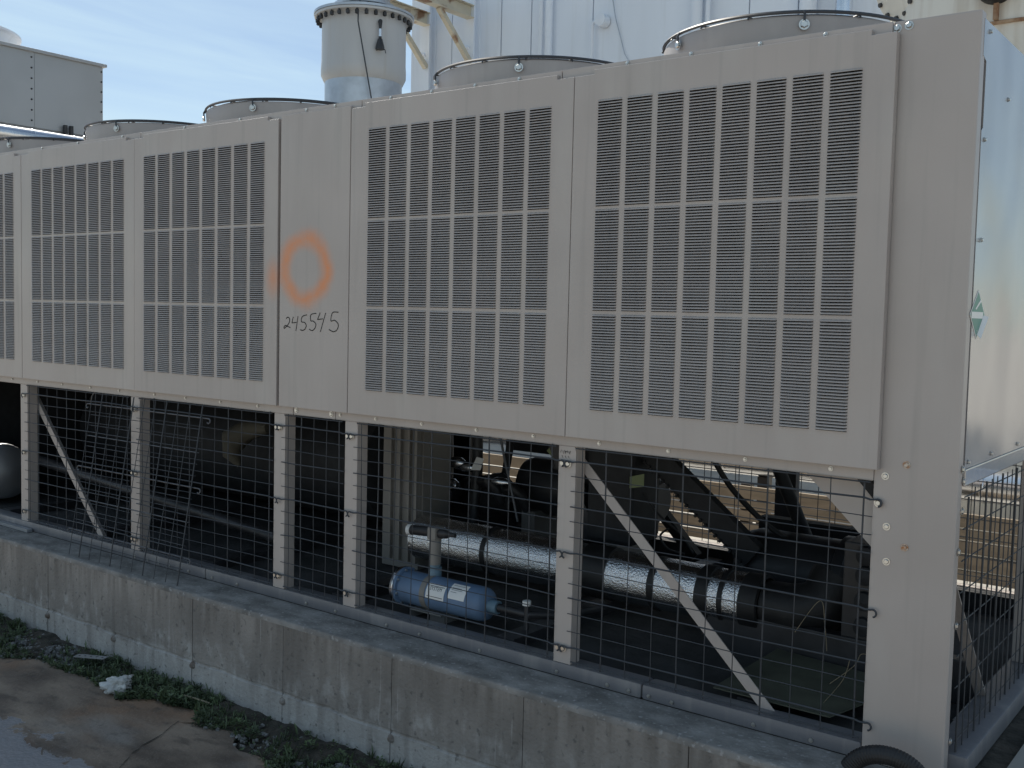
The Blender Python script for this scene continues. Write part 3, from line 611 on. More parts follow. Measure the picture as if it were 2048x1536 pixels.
q = MB(); q.tube([(-2.14, oy+0.02, oz+0.243), (-2.27, oy+0.02, oz+0.236)], 0.021, 16); q.tube([(-2.09, oy+0.02, oz+0.243), (-2.04, oy+0.02, oz+0.245), (-2.03, oy+0.02, oz+0.245), (-1.99, oy+0.02, oz+0.245)], [0.02, 0.018, 0.009, 0.009], 14); obj('valve_stem', q, 'dark_metal', dri, smooth=True)
q = MB(); q.tube([(-2.27, oy+0.02, oz+0.236), (-2.292, oy+0.02, oz+0.235)], 0.0235, 18); obj('valve_cap', q, 'label_white', dri, smooth=True)
q = MB(); q.box(-2.20, -2.0, oy-0.05, oy+0.06, 0.046, 0.052); q.box(-2.20, -2.195, oy-0.05, oy+0.06, 0.0125, 0.046); q.box(-2.09, -2.0, oy-0.03, oy+0.06, 0.0125, 0.0459); obj('saddle', q, 'cabinet', dri)
def cyl_patch(name, x0, x1, a0, a1, rr, mt, par):
    b = MB(); n = 10; vs = []
    for i in range(n+1):
        a = R(a0+(a1-a0)*i/n); vs += [(x0, oy-rr*math.cos(a), oz+rr*math.sin(a)), (x1, oy-rr*math.cos(a), oz+rr*math.sin(a))]
    b.add(vs, [(2*i, 2*i+1, 2*i+3, 2*i+2) for i in range(n)]); return obj(name, b, mt, par, smooth=True)
dri.location.x = -0.288; dri.scale.x = 0.843
lb = cyl_patch('drier_label', -2.082, -1.968, -4, 50, dr+0.0012, 'label_white', dri)
for a_ in (10, 46):
    cyl_patch('label_rule', -2.074, -1.976, a_-6, a_-4.2, dr+0.0018, 'marker', lb)
link('label_text', text_mesh('label_text', 'SYSTEM', 0.022, lambda x, y: Vector((-2.025+x, oy-(dr+0.002)*math.cos(R(26)+y/dr), oz+(dr+0.002)*math.sin(R(26)+y/dr))), 'marker'), lb)
lb = cyl_patch('drier_label', -1.945, -1.845, 12, 70, dr+0.0012, 'label_white', dri)
for a_, x_ in ((60, -1.865), (50, -1.88), (42, -1.87), (34, -1.90)): cyl_patch('label_rule', -1.935, x_, a_, a_+1.4, dr+0.0018, 'wire_worn', lb)
# white cap of a small valve on the floor
q = MB(); q.tube([(-1.60, 0.22, 0.0125), (-1.60, 0.22, 0.15)], 0.010, 12); sv = obj('service_valve', q, 'dark_metal', CH, smooth=True)
q = MB(); q.tube([(-1.60, 0.22, 0.1505), (-1.60, 0.22, 0.168)], 0.017, 8); obj('valve_cap', q, 'label_white', sv)

# electrical cabinet with folded flanges in the middle bay
q = MB(); q.box(-2.86, -2.62, 0.72, 0.95, 0.02, 0.80); cab = obj('control_cabinet', q, 'cabinet', CH, bevel=0.004)
for x in (-2.80, -2.74, -2.68, -2.632): 
    q = MB(); q.box(x, x+0.012, 0.700, 0.7195, 0.06, 0.79); obj('cabinet_rib', q, 'cabinet', cab)
q = MB(); q.box(-2.6199, -2.612, 0.74, 0.94, 0.1, 0.78); obj('cabinet_door', q, 'cabinet', cab)

# compressor: motor drum, end bell, discharge hose
def comp(x, y, z, l, r, name='compressor'):
    q = MB(); q.lathe([(0, x-l/2), (r*0.6, x-l/2), (r*0.9, x-l/2+0.03), (r, x-l/2+0.08), (r, x+l*0.1), (r*1.12, x+l*0.1+0.01), (r*1.12, x+l*0.1+0.05), (r*0.97, x+l*0.1+0.06), (r*0.92, x+l/2-0.06), (r*0.6, x+l/2), (0, x+l/2)], 30, (0, y, z), 'X')
    return obj(name, q, 'dark_metal', CH, smooth=True)
cm = comp(-2.05, 1.35, 0.40, 0.80, 0.145)
for k in range(10):
    a = R(36*k); q = MB(); q.lathe([(0.014, -1.98), (0.014, -1.90), (0, -1.90)], 6, (0, 1.35+0.15*math.cos(a), 0.40+0.15*math.sin(a)), 'X'); obj('compressor_bolt', q, 'bolt', cm)
q = MB(); q.box(-2.22, -2.02, 1.25, 1.45, 0.50, 0.64); obj('terminal_box', q, 'dark_metal', cm, bevel=0.01)
for a, b_ in ((-2.36, -2.28), (-1.86, -1.80)):
    q = MB(); q.box(a, b_, 1.2, 1.5, 0.012, 0.29); obj('compressor_foot', q, 'cabinet', cm)
q = MB(); q.tube([(-1.98, 1.2, 0.45), (-1.90, 1.1, 0.52), (-1.86, 1.08, 0.66), (-1.86, 1.1, 0.87)], 0.05, 16); obj('discharge_pipe', q, 'black_rubber', cm, smooth=True)
q = MB(); q.bar((-2.08, 1.0, 0.80), (-1.80, 1.0, 0.26), 0.05, 0.07); obj('support_strut', q, 'dark_metal', CH)
q = MB()
for i in range(14): q.lathe([(0.062, 0.0), (0.070, 0.005), (0.062, 0.010)], 24, (-1.86+0.0125*i, 1.2, 0.50), 'X')
q.lathe([(0.061, 0), (0.061, 0.18)], 24, (-1.86, 1.2, 0.5), 'X'); obj('flexible_joint', q, 'wire_worn', CH, smooth=True)
q = MB(); q.box(-6.0, -0.1, 1.85, 1.92, 0.0125, 0.10); obj('skid_beam', q, 'coil_black', CH)  # added dark beam, hides the lit floor behind it
q = MB(); q.lathe([(0, -3.05), (0.08, -3.05), (0.10, -3.02), (0.10, -2.20), (0.08, -2.16), (0, -2.16)], 26, (0, 1.55, 0.24), 'X'); ec = obj('economizer', q, 'coil_black', CH, smooth=True)
for x in (-2.95, -2.62, -2.28):
    q = MB(); q.lathe([(0.10, x-0.012), (0.122, x-0.010), (0.122, x+0.010), (0.10, x+0.012)], 26, (0, 1.55, 0.24), 'X'); obj('economizer_flange', q, 'dark_metal', ec, smooth=True)
for i_, (a_, b_, r_) in enumerate((((-2.62, 1.15, 0.86), (-2.60, 1.1, 0.10), 0.028), ((-2.47, 1.25, 0.86), (-2.50, 1.2, 0.30), 0.02), ((-2.98, 1.3, 0.86), (-2.98, 1.3, 0.05), 0.05), ((-1.95, 0.95, 0.86), (-1.92, 0.95, 0.46), 0.025))):
    q = MB(); mid_ = ((a_[0]+b_[0])/2+0.02, (a_[1]+b_[1])/2, (a_[2]+b_[2])/2); q.tube([a_, mid_, b_], r_, 12); obj('riser_pipe', q, 'coil_black' if i_ % 2 else 'dark_metal', CH, smooth=True)
for x, z in ((-2.52, 0.42), (-2.44, 0.44), (-2.36, 0.40)):
    q = MB(); q.tube([(x-0.04, 1.12, z), (x+0.02, 1.10, z+0.01), (x+0.05, 1.12, z-0.02), (x+0.06, 1.16, z-0.1)], [0.03, 0.035, 0.03, 0.02], 12); obj('valve_body', q, 'dark_metal', CH, smooth=True)
q = MB(); q.box(-2.75, -1.78, 1.60, 1.66, 0.52, 0.58); obj('frame_rail', q, 'coil_black', CH)
q = MB(); q.bar((-2.05, 1.62, 0.55), (-1.6, 1.62, 0.10), 0.05, 0.05); obj('frame_strut', q, 'coil_black', CH)
q = MB(); q.box(-1.25, -0.40, 1.55, 1.62, 0.30, 0.36); obj('frame_rail', q, 'coil_black', CH)
q = MB(); q.tube([(-1.15, 1.45, 0.86), (-1.12, 1.45, 0.60), (-1.0, 1.40, 0.40), (-0.9, 1.3, 0.30)], 0.03, 12); obj('riser_pipe', q, 'coil_black', CH, smooth=True)
# bright valve bodies, cables and tags among the compressor
for (x, y, z, r) in ((-2.62, 1.0, 0.52, 0.030), (-2.55, 1.0, 0.505, 0.024), (-2.68, 1.02, 0.40, 0.035), (-2.34, 1.0, 0.455, 0.022)):
    q = MB(); q.tube([(x-0.05, y, z), (x-0.02, y, z), (x+0.02, y, z), (x+0.05, y, z)], [r*0.6, r, r, r*0.5], 12); obj('brass_valve', q, 'jacket', CH, smooth=True)
q = MB(); q.prism([(-2.50, 0.96, 0.50), (-2.44, 0.96, 0.505), (-2.435, 0.98, 0.56), (-2.48, 0.98, 0.565)], (0, 0.002, 0)); obj('paper_tag', q, 'label_white', CH)
q = MB(); q.prism([(-2.09, 1.02, 0.63), (-2.04, 1.02, 0.59), (-2.0, 1.02, 0.62), (-2.06, 1.02, 0.66)], (0, 0.002, 0)); obj('paper_tag', q, 'label_green', CH)
def cable(pts, r=0.005, mt='black_rubber'):
    P = [Vector(p) for p in pts]; out = []
    Q = [P[0]]+P+[P[-1]]
    for i in range(1, len(Q)-2):
        for k in range(8):
            u = k/8; a, b_, c_, d_ = Q[i-1:i+3]
            out.append(0.5*((2*b_)+(c_-a)*u+(2*a-5*b_+4*c_-d_)*u*u+(3*b_-a-3*c_+d_)*u**3))
    q = MB(); q.tube(out+[P[-1]], r, 6); return obj('cable', q, mt, CH, smooth=True)
cable([(-2.28, 0.9, 0.72), (-2.25, 0.9, 0.60), (-2.20, 0.9, 0.44), (-2.16, 0.9, 0.30)], 0.006, 'wire_worn')
cable([(-1.55, 1.0, 0.50), (-1.48, 1.0, 0.42), (-1.36, 1.0, 0.34), (-1.30, 1.0, 0.27)])
cable([(-1.28, 1.1, 0.68), (-1.18, 1.1, 0.55), (-1.02, 1.1, 0.42), (-0.86, 1.1, 0.34)], 0.012)
cable([(-0.80, 1.2, 0.70), (-0.78, 1.2, 0.58), (-0.66, 1.2, 0.52), (-0.58, 1.2, 0.50)], 0.006)
cable([(-1.42, 1.0, 0.36), (-1.46, 1.0, 0.32), (-1.42, 1.0, 0.27), (-1.34, 1.0, 0.26)])

# V coil end and second compressor in the right bay
q = MB(); q.bar((-1.66, 1.0, 0.80), (-1.02, 1.0, 0.30), 0.05, 0.105); vc = obj('coil_frame', q, 'coil_black', CH)
for i in range(26):
    u = i/26; q = MB(); q.bar((-1.60+0.6*u-0.030, 0.98, 0.753-0.47*u-0.040), (-1.60+0.6*u-0.022, 0.98, 0.753-0.47*u-0.046), 0.03, 0.014); obj('coil_fin', q, 'coil_black', vc)
q = MB(); q.box(-1.78, -1.55, 0.9, 1.15, 0.27, 0.84); obj('motor_housing', q, 'coil_black', CH, bevel=0.02)
q = MB(); q.prism([(-1.56, 0.895, 0.53), (-1.49, 0.895, 0.545), (-1.49, 0.895, 0.60), (-1.56, 0.895, 0.58)], (0, 0.002, 0)); obj('paper_tag', q, 'label_green', CH)
cm = comp(-0.78, 1.15, 0.225, 0.72, 0.165)
q = MB(); q.box(-0.99, -0.55, 1.0, 1.3, 0.012, 0.14); obj('compressor_foot', q, 'dark_metal', cm)
q = MB(); q.box(-0.52, -0.30, 0.62, 0.95, 0.16, 0.50); cb2 = obj('control_cabinet', q, 'dark_metal', CH, bevel=0.006)
q = MB()
for z in (0.21, 0.30, 0.39, 0.46): q.lathe([(0.0, -0.03), (0.032, -0.02), (0.036, 0.0)], 16, (-0.44, 0.62, z), 'Y')
obj('cable_glands', q, 'coil_black', cb2, smooth=True)
q = MB(); q.box(-0.295, -0.235, 0.28, 0.34, 0.012, 0.66); obj('inner_post', q, 'cabinet', CH, bevel=0.003)
q = MB(); q.box(-0.233, -0.2285, 0.10, 0.2, 0.47, 0.60); obj('rating_plate', q, 'label_white', CH)
# dark shell, added light blocker and tan lagging in the left bays
q = MB(); q.lathe([(0, -6.0), (0.2, -6.0), (0.33, -5.93), (0.33, -3.2), (0.2, -3.13), (0, -3.13)], 36, (0, 1.25, 0.42), 'X'); ev = obj('evaporator_shell', q, 'coil_black', CH, smooth=True)
q = MB(); q.tube([(-3.80, 0.78, 0.61), (-3.93, 0.75, 0.59), (-4.04, 0.74, 0.53), (-4.06, 0.74, 0.44), (-4.02, 0.76, 0.38)], [0.03, 0.06, 0.075, 0.05, 0.012], 14); obj('lagging_lump', q, 'tan_rubber', ev, smooth=True)
q = MB(); q.box(-6.1, -3.2, 1.8, 1.84, 0.012, 0.86); obj('rear_light_blocker', q, 'coil_black', CH)  # added sheet, keeps daylight from the back out of the left bays
q = MB(); q.tube([(-5.9, 0.45, 0.30), (-3.3, 0.45, 0.12)], 0.03, 12); obj('drain_pipe', q, 'dark_metal', CH, smooth=True)
# silver insulated vessel end in the open bay at the left
q = MB(); q.lathe([(0, -5.60), (0.10, -5.605), (0.16, -5.64), (0.175, -5.72), (0.175, -6.05)], 32, (0, 0.27, 0.215), 'X'); obj('insulated_pipe', q, 'jacket_dull', CH, smooth=True)
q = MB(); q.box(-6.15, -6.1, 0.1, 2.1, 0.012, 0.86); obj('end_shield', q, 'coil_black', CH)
# dried twigs caught behind the right guard
for pts_ in ([(-0.40, 0.2, 0.13), (-0.33, 0.21, 0.20), (-0.31, 0.22, 0.24), (-0.26, 0.22, 0.235)], [(-0.42, 0.2, 0.06), (-0.36, 0.2, 0.15), (-0.34, 0.2, 0.22)], [(-0.56, 0.3, 0.24), (-0.48, 0.3, 0.36), (-0.46, 0.3, 0.28), (-0.45, 0.3, 0.2)]):
    cable(pts_, 0.0012, 'straw')

# fan shrouds on the roof
for i, x in enumerate((-0.768, -1.84, -3.33, -4.39, -5.45)):
    yc, r0, zt = 0.56, 0.438, 2.208
    q = MB(); q.lathe([(r0-0.012, 2.085), (r0, 2.088), (r0-0.004, 2.15), (r0, zt-0.008), (r0-0.004, zt), (r0-0.012, zt+0.001), (r0-0.016, zt-0.006), (r0-0.014, 2.09)], 96, (x, yc, 0))
    sh = obj('fan_shroud', q, 'shroud_paint', CH, smooth=True)
    q = MB()
    for rr in (0.438, 0.40, 0.36, 0.32, 0.28, 0.24, 0.20, 0.16):
        z = zt+0.010+0.004*(0.438-rr)/0.3
        q.tube([(x+rr*math.cos(2*math.pi*k/72), yc+rr*math.sin(2*math.pi*k/72), z) for k in range(72)], 0.006 if rr > 0.43 else 0.0028, 5, closed=True)
    for k in range(16):
        a = 2*math.pi*k/16+0.1; q.tube([(x+0.14*math.cos(a), yc+0.14*math.sin(a), zt+0.014), (x+0.438*math.cos(a), yc+0.438*math.sin(a), zt+0.007), (x+0.444*math.cos(a), yc+0.444*math.sin(a), zt-0.002)], 0.0035, 5)
    obj('fan_guard', q, 'wire', sh, smooth=True)
    q = MB(); q.tube([(x, yc, 2.12), (x, yc, zt+0.02)], [0.14, 0.13], 28); obj('fan_motor', q, 'dark_metal', sh, smooth=True)
    for k in range(6):
        a = R(-62-i*3+k*60); ca, sa = math.cos(a), math.sin(a)
        q = MB()
        hook = [(x+(r0+0.003)*ca, yc+(r0+0.003)*sa, zt+0.010), (x+(r0+0.010)*ca, yc+(r0+0.010)*sa, zt-0.002), (x+(r0+0.008)*ca, yc+(r0+0.008)*sa, zt-0.022), (x+(r0+0.007)*ca-0.010*sa, yc+(r0+0.007)*sa+0.010*ca, zt-0.034), (x+(r0+0.006)*ca+0.010*sa, yc+(r0+0.006)*sa-0.010*ca, zt-0.036)]
        q.tube(hook, 0.0042, 6); obj('guard_hook', q, 'wire', sh, smooth=True)
        bo = link('bolt', BF, sh, (x+(r0+0.006)*ca, yc+(r0+0.006)*sa, zt-0.03), (0, 0, a+R(90)))

# ------------------------------------------------------------------ loose grille leaning on the guards
LG = thing('loose_wire_grille', 'loose dark wire grille leaning against the guarded bay, standing on the plinth', 'grille', (-3.74, -0.15, 0.0))
def lg(x, h): # position on the leaning sheet
    u = h/0.83; return (x+0.012*u, -0.158+0.125*u, 0.004+0.815*u)
for k in range(15):
    h = 0.77-0.0535*k; hk = k in (0, 6, 12)
    if h < 0.03: continue
    x0, x1 = -4.165, -3.29
    pts_ = [lg(x0-0.02, h), lg(x0+0.3, h), lg(x1-0.3, h), lg(x1+0.02, h)]
    if hk:
        L1 = [lg(x1+0.045, h)]+[lg(x1+0.06+0.011*math.cos(R(a)), h-0.011+0.011*math.sin(R(a))) for a in (100, 60, 20, -20, -60, -100, -140)]
        L0 = [lg(x0-0.06+0.011*math.cos(R(a)), h-0.011+0.011*math.sin(R(a))) for a in (320, 280, 240, 200, 160, 120, 80)]+[lg(x0-0.045, h)]
        pts_ = L0+pts_+L1
    tube_obj('wire', pts_, 0.0034 if hk else (0.0028 if k % 3 == 0 else 0.0019), 'wire_worn' if k % 3 == 0 else 'wire', LG)
for i in range(11):
    x = -4.185+0.0905*i; th = i % 3 == 1
    p = [lg(x, 0.83), lg(x, 0.4), lg(x, 0.0)]; p = [(a, b_-0.0065, c_) for a, b_, c_ in p]
    tube_obj('wire', p, 0.0034 if th else 0.0019, 'wire', LG)

# ------------------------------------------------------------------ small things
H = thing('corrugated_hose', 'short black corrugated hose arching at the foot of the corner post', 'hose', (-0.12, -0.13, 0))
P_ = []; Rr = []
for i in range(91):
    a = R(-12+204*i/90); P_.append((-0.118-0.098*math.cos(a), -0.125-0.02*math.cos(a), 0.0+0.080*math.sin(a)+0.004)); Rr.append(0.0262 if i % 2 else 0.0246)
P_ = [(x, y, max(z, 0.027)) for x, y, z in P_]
P_ = [(-0.50-0.0, -0.135, 0.029)]*0+P_
q = MB(); q.tube(P_, Rr, 18); obj('hose_body', q, 'black_rubber', H, smooth=False)

q = MB(); q.bar((-5.16, -0.020, 0.011), (-4.83, -0.024, 0.011), 0.030, 0.016); tag(obj('metal_bar', q, 'jacket_dull'), 'short flat bright metal bar lying on top of the plinth', 'bar')
b = MB(); 
PLT = Vector((-3.80, -0.352, -0.385)); PLD = Vector((0.152, 0.060, 0.006)); 
q = MB(); q.bar(PLT, PLT+PLD, 0.040, 0.003); mp_o = obj('perforated_metal_strip', q, 'galv'); tag(mp_o, 'pale blue grey metal strip with holes lying in the weeds', 'metal strip')
for k in range(5):
    c_ = PLT+PLD*(0.12+0.19*k); q = MB(); q.lathe([(0, 0.0018), (0.005, 0.0018)], 10, c_); obj('hole', q, 'marker', mp_o)
bmx = bmesh.new(); bmesh.ops.create_icosphere(bmx, subdivisions=4, radius=1)
for v in bmx.verts:
    n0 = 0.8*mnoise.noise(v.co*1.6)-0.9*abs(mnoise.noise(v.co*2.4+Vector((5, 2, 1))))+0.45*mnoise.noise(v.co*5)-0.25*abs(mnoise.noise(v.co*9)); v.co *= (1.15+0.8*n0)
    v.co = Vector((v.co.x*0.066, v.co.y*0.040, v.co.z*0.036))
me = bpy.data.meshes.new('rock'); bmx.to_mesh(me); bmx.free(); me.materials.append(M['rock']); me.shade_smooth()
rk = link('white_rock', me, None, (-3.33, -0.425, -0.395), (0.2, -0.15, 0.7)); tag(rk, 'lumpy white chunk of rubble at the edge of the weeds', 'rock')
q = MB(); q.tube([(-3.02, -0.31, -0.40), (-2.95, -0.31, -0.395), (-2.86, -0.30, -0.398)], 0.0035, 6); tag(obj('straw_stalk', q, 'straw'), 'dry pale stalk lying across the weeds', 'stalk')

# weeds: thousands of leaves in tufts plus grass blades
random.seed(11)
LVv, LVf = [], []
def leaf(c, d, up, l, wd):
    d = d.normalized(); s_ = d.cross(up)
    if s_.length < 1e-3: s_ = Vector((1, 0, 0))
    s_.normalize(); n_ = s_.cross(d); o0 = len(LVv)
    for a, b_, h in ((0, 0, 0), (0.35, 0.5, 0.06), (0.7, 0.38, 0.03), (1, 0, -0.10), (0.7, -0.38, 0.03), (0.35, -0.5, 0.06)):
        LVv.append(tuple(c+d*(a*l)+s_*(b_*wd)+n_*(h*l)))
    LVf.append((o0, o0+1, o0+2, o0+3)); LVf.append((o0, o0+3, o0+4, o0+5))
def dens(x, y): return mnoise.noise((x*1.8, y*3.5, 4.0))+0.4*mnoise.noise((x*6, y*6, 1))
cnt = 0
for _ in range(9500):
    x = random.uniform(-5.6, 0.3); ye = edge_y(x); y = random.uniform(ye-0.015, -0.20)
    dn = dens(x, y)+ (0.25 if y < ye+0.12 else 0)
    if dn < 0.02 and random.random() > 0.16: continue
    if -4.35 < x < -3.8 and y > -0.42 and random.random() > 0.25: continue
    size = random.choice((0.005, 0.007, 0.009, 0.013))*random.uniform(0.7, 1.2)*(1.0+0.5*max(0, dn)); h0 = random.uniform(0.0, 0.022)*(1+max(0, dn)*1.5)
    c0 = Vector((x, y, -0.442+0.02*(1-(abs(y)-0.19)/0.4)))
    for k in range(random.randint(4, 8)):
        a = random.uniform(0, 6.28); tl = random.uniform(0.1, 0.9); d_ = Vector((math.cos(a), math.sin(a), tl))
        leaf(c0+Vector((math.cos(a)*0.004, math.sin(a)*0.004, random.uniform(0, h0))), d_, Vector((0, 0, 1)), size*random.uniform(0.7, 1.5), size*random.uniform(0.4, 0.9))
    if random.random() < 0.10:
        for k in range(3):
            a = random.uniform(0, 6.28); leaf(c0, Vector((math.cos(a)*0.4, math.sin(a)*0.4, 1)), Vector((math.sin(a), -math.cos(a), 0)), random.uniform(0.025, 0.06), 0.0022)
for (x, y, n) in ((-3.33, -0.33, 26), (-2.23, -0.31, 20), (-2.06, -0.30, 30), (-4.75, -0.24, 40), (-4.55, -0.24, 30), (-2.62, -0.34, 30), (-2.5, -0.37, 30), (-1.8, -0.3, 30)):
    for k in range(n*3):
        a = random.uniform(0, 6.28); rr = random.uniform(0, 0.045); c0 = Vector((x+rr*math.cos(a), y+rr*0.7*math.sin(a), -0.43+random.uniform(0, 0.05)*(1-rr/0.06)))
        leaf(c0, Vector((math.cos(a), math.sin(a), random.uniform(0.2, 1))), Vector((0, 0, 1)), random.uniform(0.010, 0.021), random.uniform(0.006, 0.012))
me = bpy.data.meshes.new('weeds'); me.from_pydata(LVv, [], LVf); me.materials.append(M['leaf'])
o = link('weeds', me, None, kind='stuff'); o['label'] = 'low green weeds and grass growing along the foot of the plinth'; o['category'] = 'weeds'
b = MB(); ICO = [(0, 0, 1), (0.89, 0, 0.45), (0.28, 0.85, 0.45), (-0.72, 0.53, 0.45), (-0.72, -0.53, 0.45), (0.28, -0.85, 0.45), (0.72, 0.53, -0.45), (-0.28, 0.85, -0.45), (-0.89, 0, -0.45), (-0.28, -0.85, -0.45), (0.72, -0.53, -0.45), (0, 0, -1)]
IF = [(0, 1, 2), (0, 2, 3), (0, 3, 4), (0, 4, 5), (0, 5, 1), (1, 6, 2), (2, 7, 3), (3, 8, 4), (4, 9, 5), (5, 10, 1), (6, 7, 2), (7, 8, 3), (8, 9, 4), (9, 10, 5), (10, 6, 1), (11, 7, 6), (11, 8, 7), (11, 9, 8), (11, 10, 9), (11, 6, 10)]
for _ in range(900):
    if random.random() < 0.5: x, y = random.gauss(-4.1, 0.28), random.gauss(-0.33, 0.07)
    elif random.random() < 0.4: x, y = random.gauss(-2.1, 0.3), random.gauss(-0.38, 0.06)
    else: x, y = random.uniform(-5.5, 0), random.uniform(-0.5, -0.2)
    if y > -0.2 or y < edge_y(x)-0.02: continue
    r = random.uniform(0.003, 0.011)*(1.7 if random.random() < 0.06 else 1); k = [random.uniform(0.7, 1.3) for _ in range(3)]
    b.add([(x+v[0]*r*k[0]*random.uniform(0.85, 1.15), y+v[1]*r*k[1], -0.436+0.012*random.random()+v[2]*r*k[2]*0.7) for v in ICO], IF)
o = obj('pebbles', b, 'pebble', kind='stuff'); o['label'] = 'pale grey pebbles and grit scattered in the weeds'; o['category'] = 'gravel'

# ------------------------------------------------------------------ behind: slatted tan screen and jacketed pipe
FN = thing('slatted_screen', 'low tan slatted screen standing behind the chiller, seen through its guards', 'screen', (-2.6, 3.95, -0.475))
z = -0.42
k = 0
while z < 0.02:
    h = [0.085, 0.075, 0.10][k % 3]; q = MB(); q.box(-9.5, 1.5, 3.92, 3.95, z, z+h-0.012); obj('slat', q, 'tan_board', FN, bevel=0.002); z += h; k += 1
for x in [-9.2+1.35*i for i in range(8)]:
    q = MB(); q.box(x, x+0.07, 3.952, 4.02, -0.5, 0.10); obj('post', q, 'dark_metal', FN)
JP = thing('jacketed_pipe', 'long horizontal pipe in dull aluminium jacket behind the chiller above the slatted screen', 'pipe', (-2.6, 4.25, -0.475))
q = MB(); q.tube([(-9.3, 4.25, 0.23), (1.4, 4.25, 0.23)], 0.11, 28); obj('jacket', q, 'jacket', JP, smooth=True)
for x in [-9+0.9*i for i in range(12)]:
    q = MB(); q.lathe([(0.111, x), (0.114, x+0.004), (0.114, x+0.02), (0.111, x+0.024)], 28, (0, 4.25, 0.23), 'X'); obj('jacket_seam', q, 'jacket', JP, smooth=True)
for x in (-8, -5.2, -2.4, 0.4):
    q = MB(); q.box(x-0.04, x+0.04, 4.21, 4.29, -0.5, 0.121); obj('stand', q, 'dark_metal', JP)

# ------------------------------------------------------------------ exhaust stack
sxc, syc = -9.42, 7.0
ST = thing('exhaust_stack', 'tall grey steel exhaust stack with bolted top flange, in front of the white building', 'stack', (sxc, syc, -0.475))
q = MB(); q.lathe([(0.505, -0.47), (0.505, 4.27)], 64, (sxc, syc, 0)); obj('lower_barrel', q, 'galv', ST, smooth=True)
q = MB(); q.lathe([(0.50, 4.24), (0.515, 4.25), (0.555, 4.33), (0.556, 4.42), (0.55, 4.5), (0.548, 5.0), (0.552, 5.10)], 64, (sxc, syc, 0)); obj('upper_barrel', q, 'stack_paint', ST, smooth=True)
q = MB(); q.lathe([(0.55, 5.06), (0.645, 5.07), (0.645, 5.10), (0.55, 5.10), (0.35, 5.101)], 64, (sxc, syc, 0)); obj('flange', q, 'stack_paint', ST, smooth=True)
q = MB(); q.lathe([(0.55, 5.103), (0.655, 5.104), (0.655, 5.135), (0.34, 5.14), (0.34, 5.22), (0.40, 5.225), (0.40, 5.26), (0.33, 5.27), (0.33, 5.75), (0, 5.75)], 56, (sxc, syc, 0)); obj('cover_plate', q, 'galv', ST, smooth=True)
fb = MB(); fb.lathe([(0.018, -0.05), (0.026, -0.045), (0.026, 0.0), (0.014, 0.004), (0.014, 0.05), (0, 0.055)], 6, (0, 0, 0)); fbm = fb.mesh('flange_bolt', 'dark_metal')
for k in range(32):
    a = 2*math.pi*k/32+0.05; link('flange_bolt', fbm, ST, (sxc+0.605*math.cos(a), syc+0.605*math.sin(a), 5.052))
for k in range(20):
    a = 2*math.pi*k/20; link('flange_bolt', fbm, ST, (sxc+0.372*math.cos(a), syc+0.372*math.sin(a), 5.19))
ca = Vector((-0.2, -1, 0)).normalized()
def on_stack(px_ang, rr): a = R(px_ang); return sxc+rr*math.cos(a), syc+rr*math.sin(a)
x_, y_ = on_stack(-52, 0.60); x2, y2 = on_stack(-28, 0.60)
q = MB(); q.tube([(x_, y_, 5.05), (x_+0.02, y_-0.02, 4.9), (x2, y2, 3.6)], 0.009, 6); obj('cable', q, 'wire', ST, smooth=True)
x_, y_ = on_stack(-25, 0.60)
q = MB(); q.tube([(x_-0.06, y_+0.05, 4.93), (x_, y_, 4.93), (x_+0.0, y_, 4.90), (x_, y_, 4.84), (x_, y_, 4.72), (x_, y_, 4.71), (x_, y_, 4.62), (x_, y_, 4.58)], [0.025, 0.028, 0.024, 0.016, 0.020, 0.03, 0.055, 0.058], 14)
q.tube([(x_, y_, 4.60), (x_-0.06, y_, 4.575), (x_-0.07, y_, 4.53)], 0.006, 5); q.tube([(x_, y_, 4.60), (x_+0.06, y_+0.03, 4.575), (x_+0.07, y_+0.035, 4.53)], 0.006, 5)
lamp = obj('whistle_horn', q, 'dark_metal', ST, smooth=True); 
q = MB(); q.tube([(x_, y_, 4.835), (x_, y_, 4.74)], 0.0215, 14); obj('horn_collar', q, 'steel_bright', ST, smooth=True)

# ------------------------------------------------------------------ white building
BY = 9.0
BL = thing('white_building', 'large windowless white building with vertical wall panels and downpipes behind the stack', 'building', (-4, 11.5, -0.475))
q = MB(); q.box(-10.4, -0.04, BY+0.06, BY+6, -0.475, 6.75); obj('wall_core', q, 'white_paint', BL)
bx = [-10.44, -9.62, -9.16, -8.70, -8.17, -7.15, -4.9, -4.28, -3.2, -1.6, 0.0]
for a, b_ in zip(bx[:-1], bx[1:]):
    q = MB(); q.box(a+0.009, b_-0.009, BY+random.uniform(-0.004, 0.004), BY+0.059, -0.475, 6.8); obj('wall_panel', q, 'white_paint', BL)
for x, r in ((-7.93, 0.035), (-7.80, 0.05), (-5.55, 0.07), (-5.40, 0.03), (-4.12, 0.10)):
    q = MB(); q.tube([(x, BY-0.10, -0.47), (x, BY-0.10, 6.7)], r, 14); obj('downpipe', q, 'white_paint', BL, smooth=True)
q = MB(); q.tube([(-7.10, BY-0.08, 3.4), (-7.10, BY-0.08, 5.12), (-7.08, BY-0.08, 5.16), (-6.98, BY-0.08, 5.16)], 0.025, 8); obj('conduit', q, 'white_paint', BL, smooth=True)
q = MB(); q.lathe([(0, -0.07), (0.08, -0.06), (0.085, 0.0), (0.085, 0.07)], 16, (-6.95, BY-0.08, 5.16), 'Y'); obj('junction_box', q, 'white_paint', BL, smooth=True)
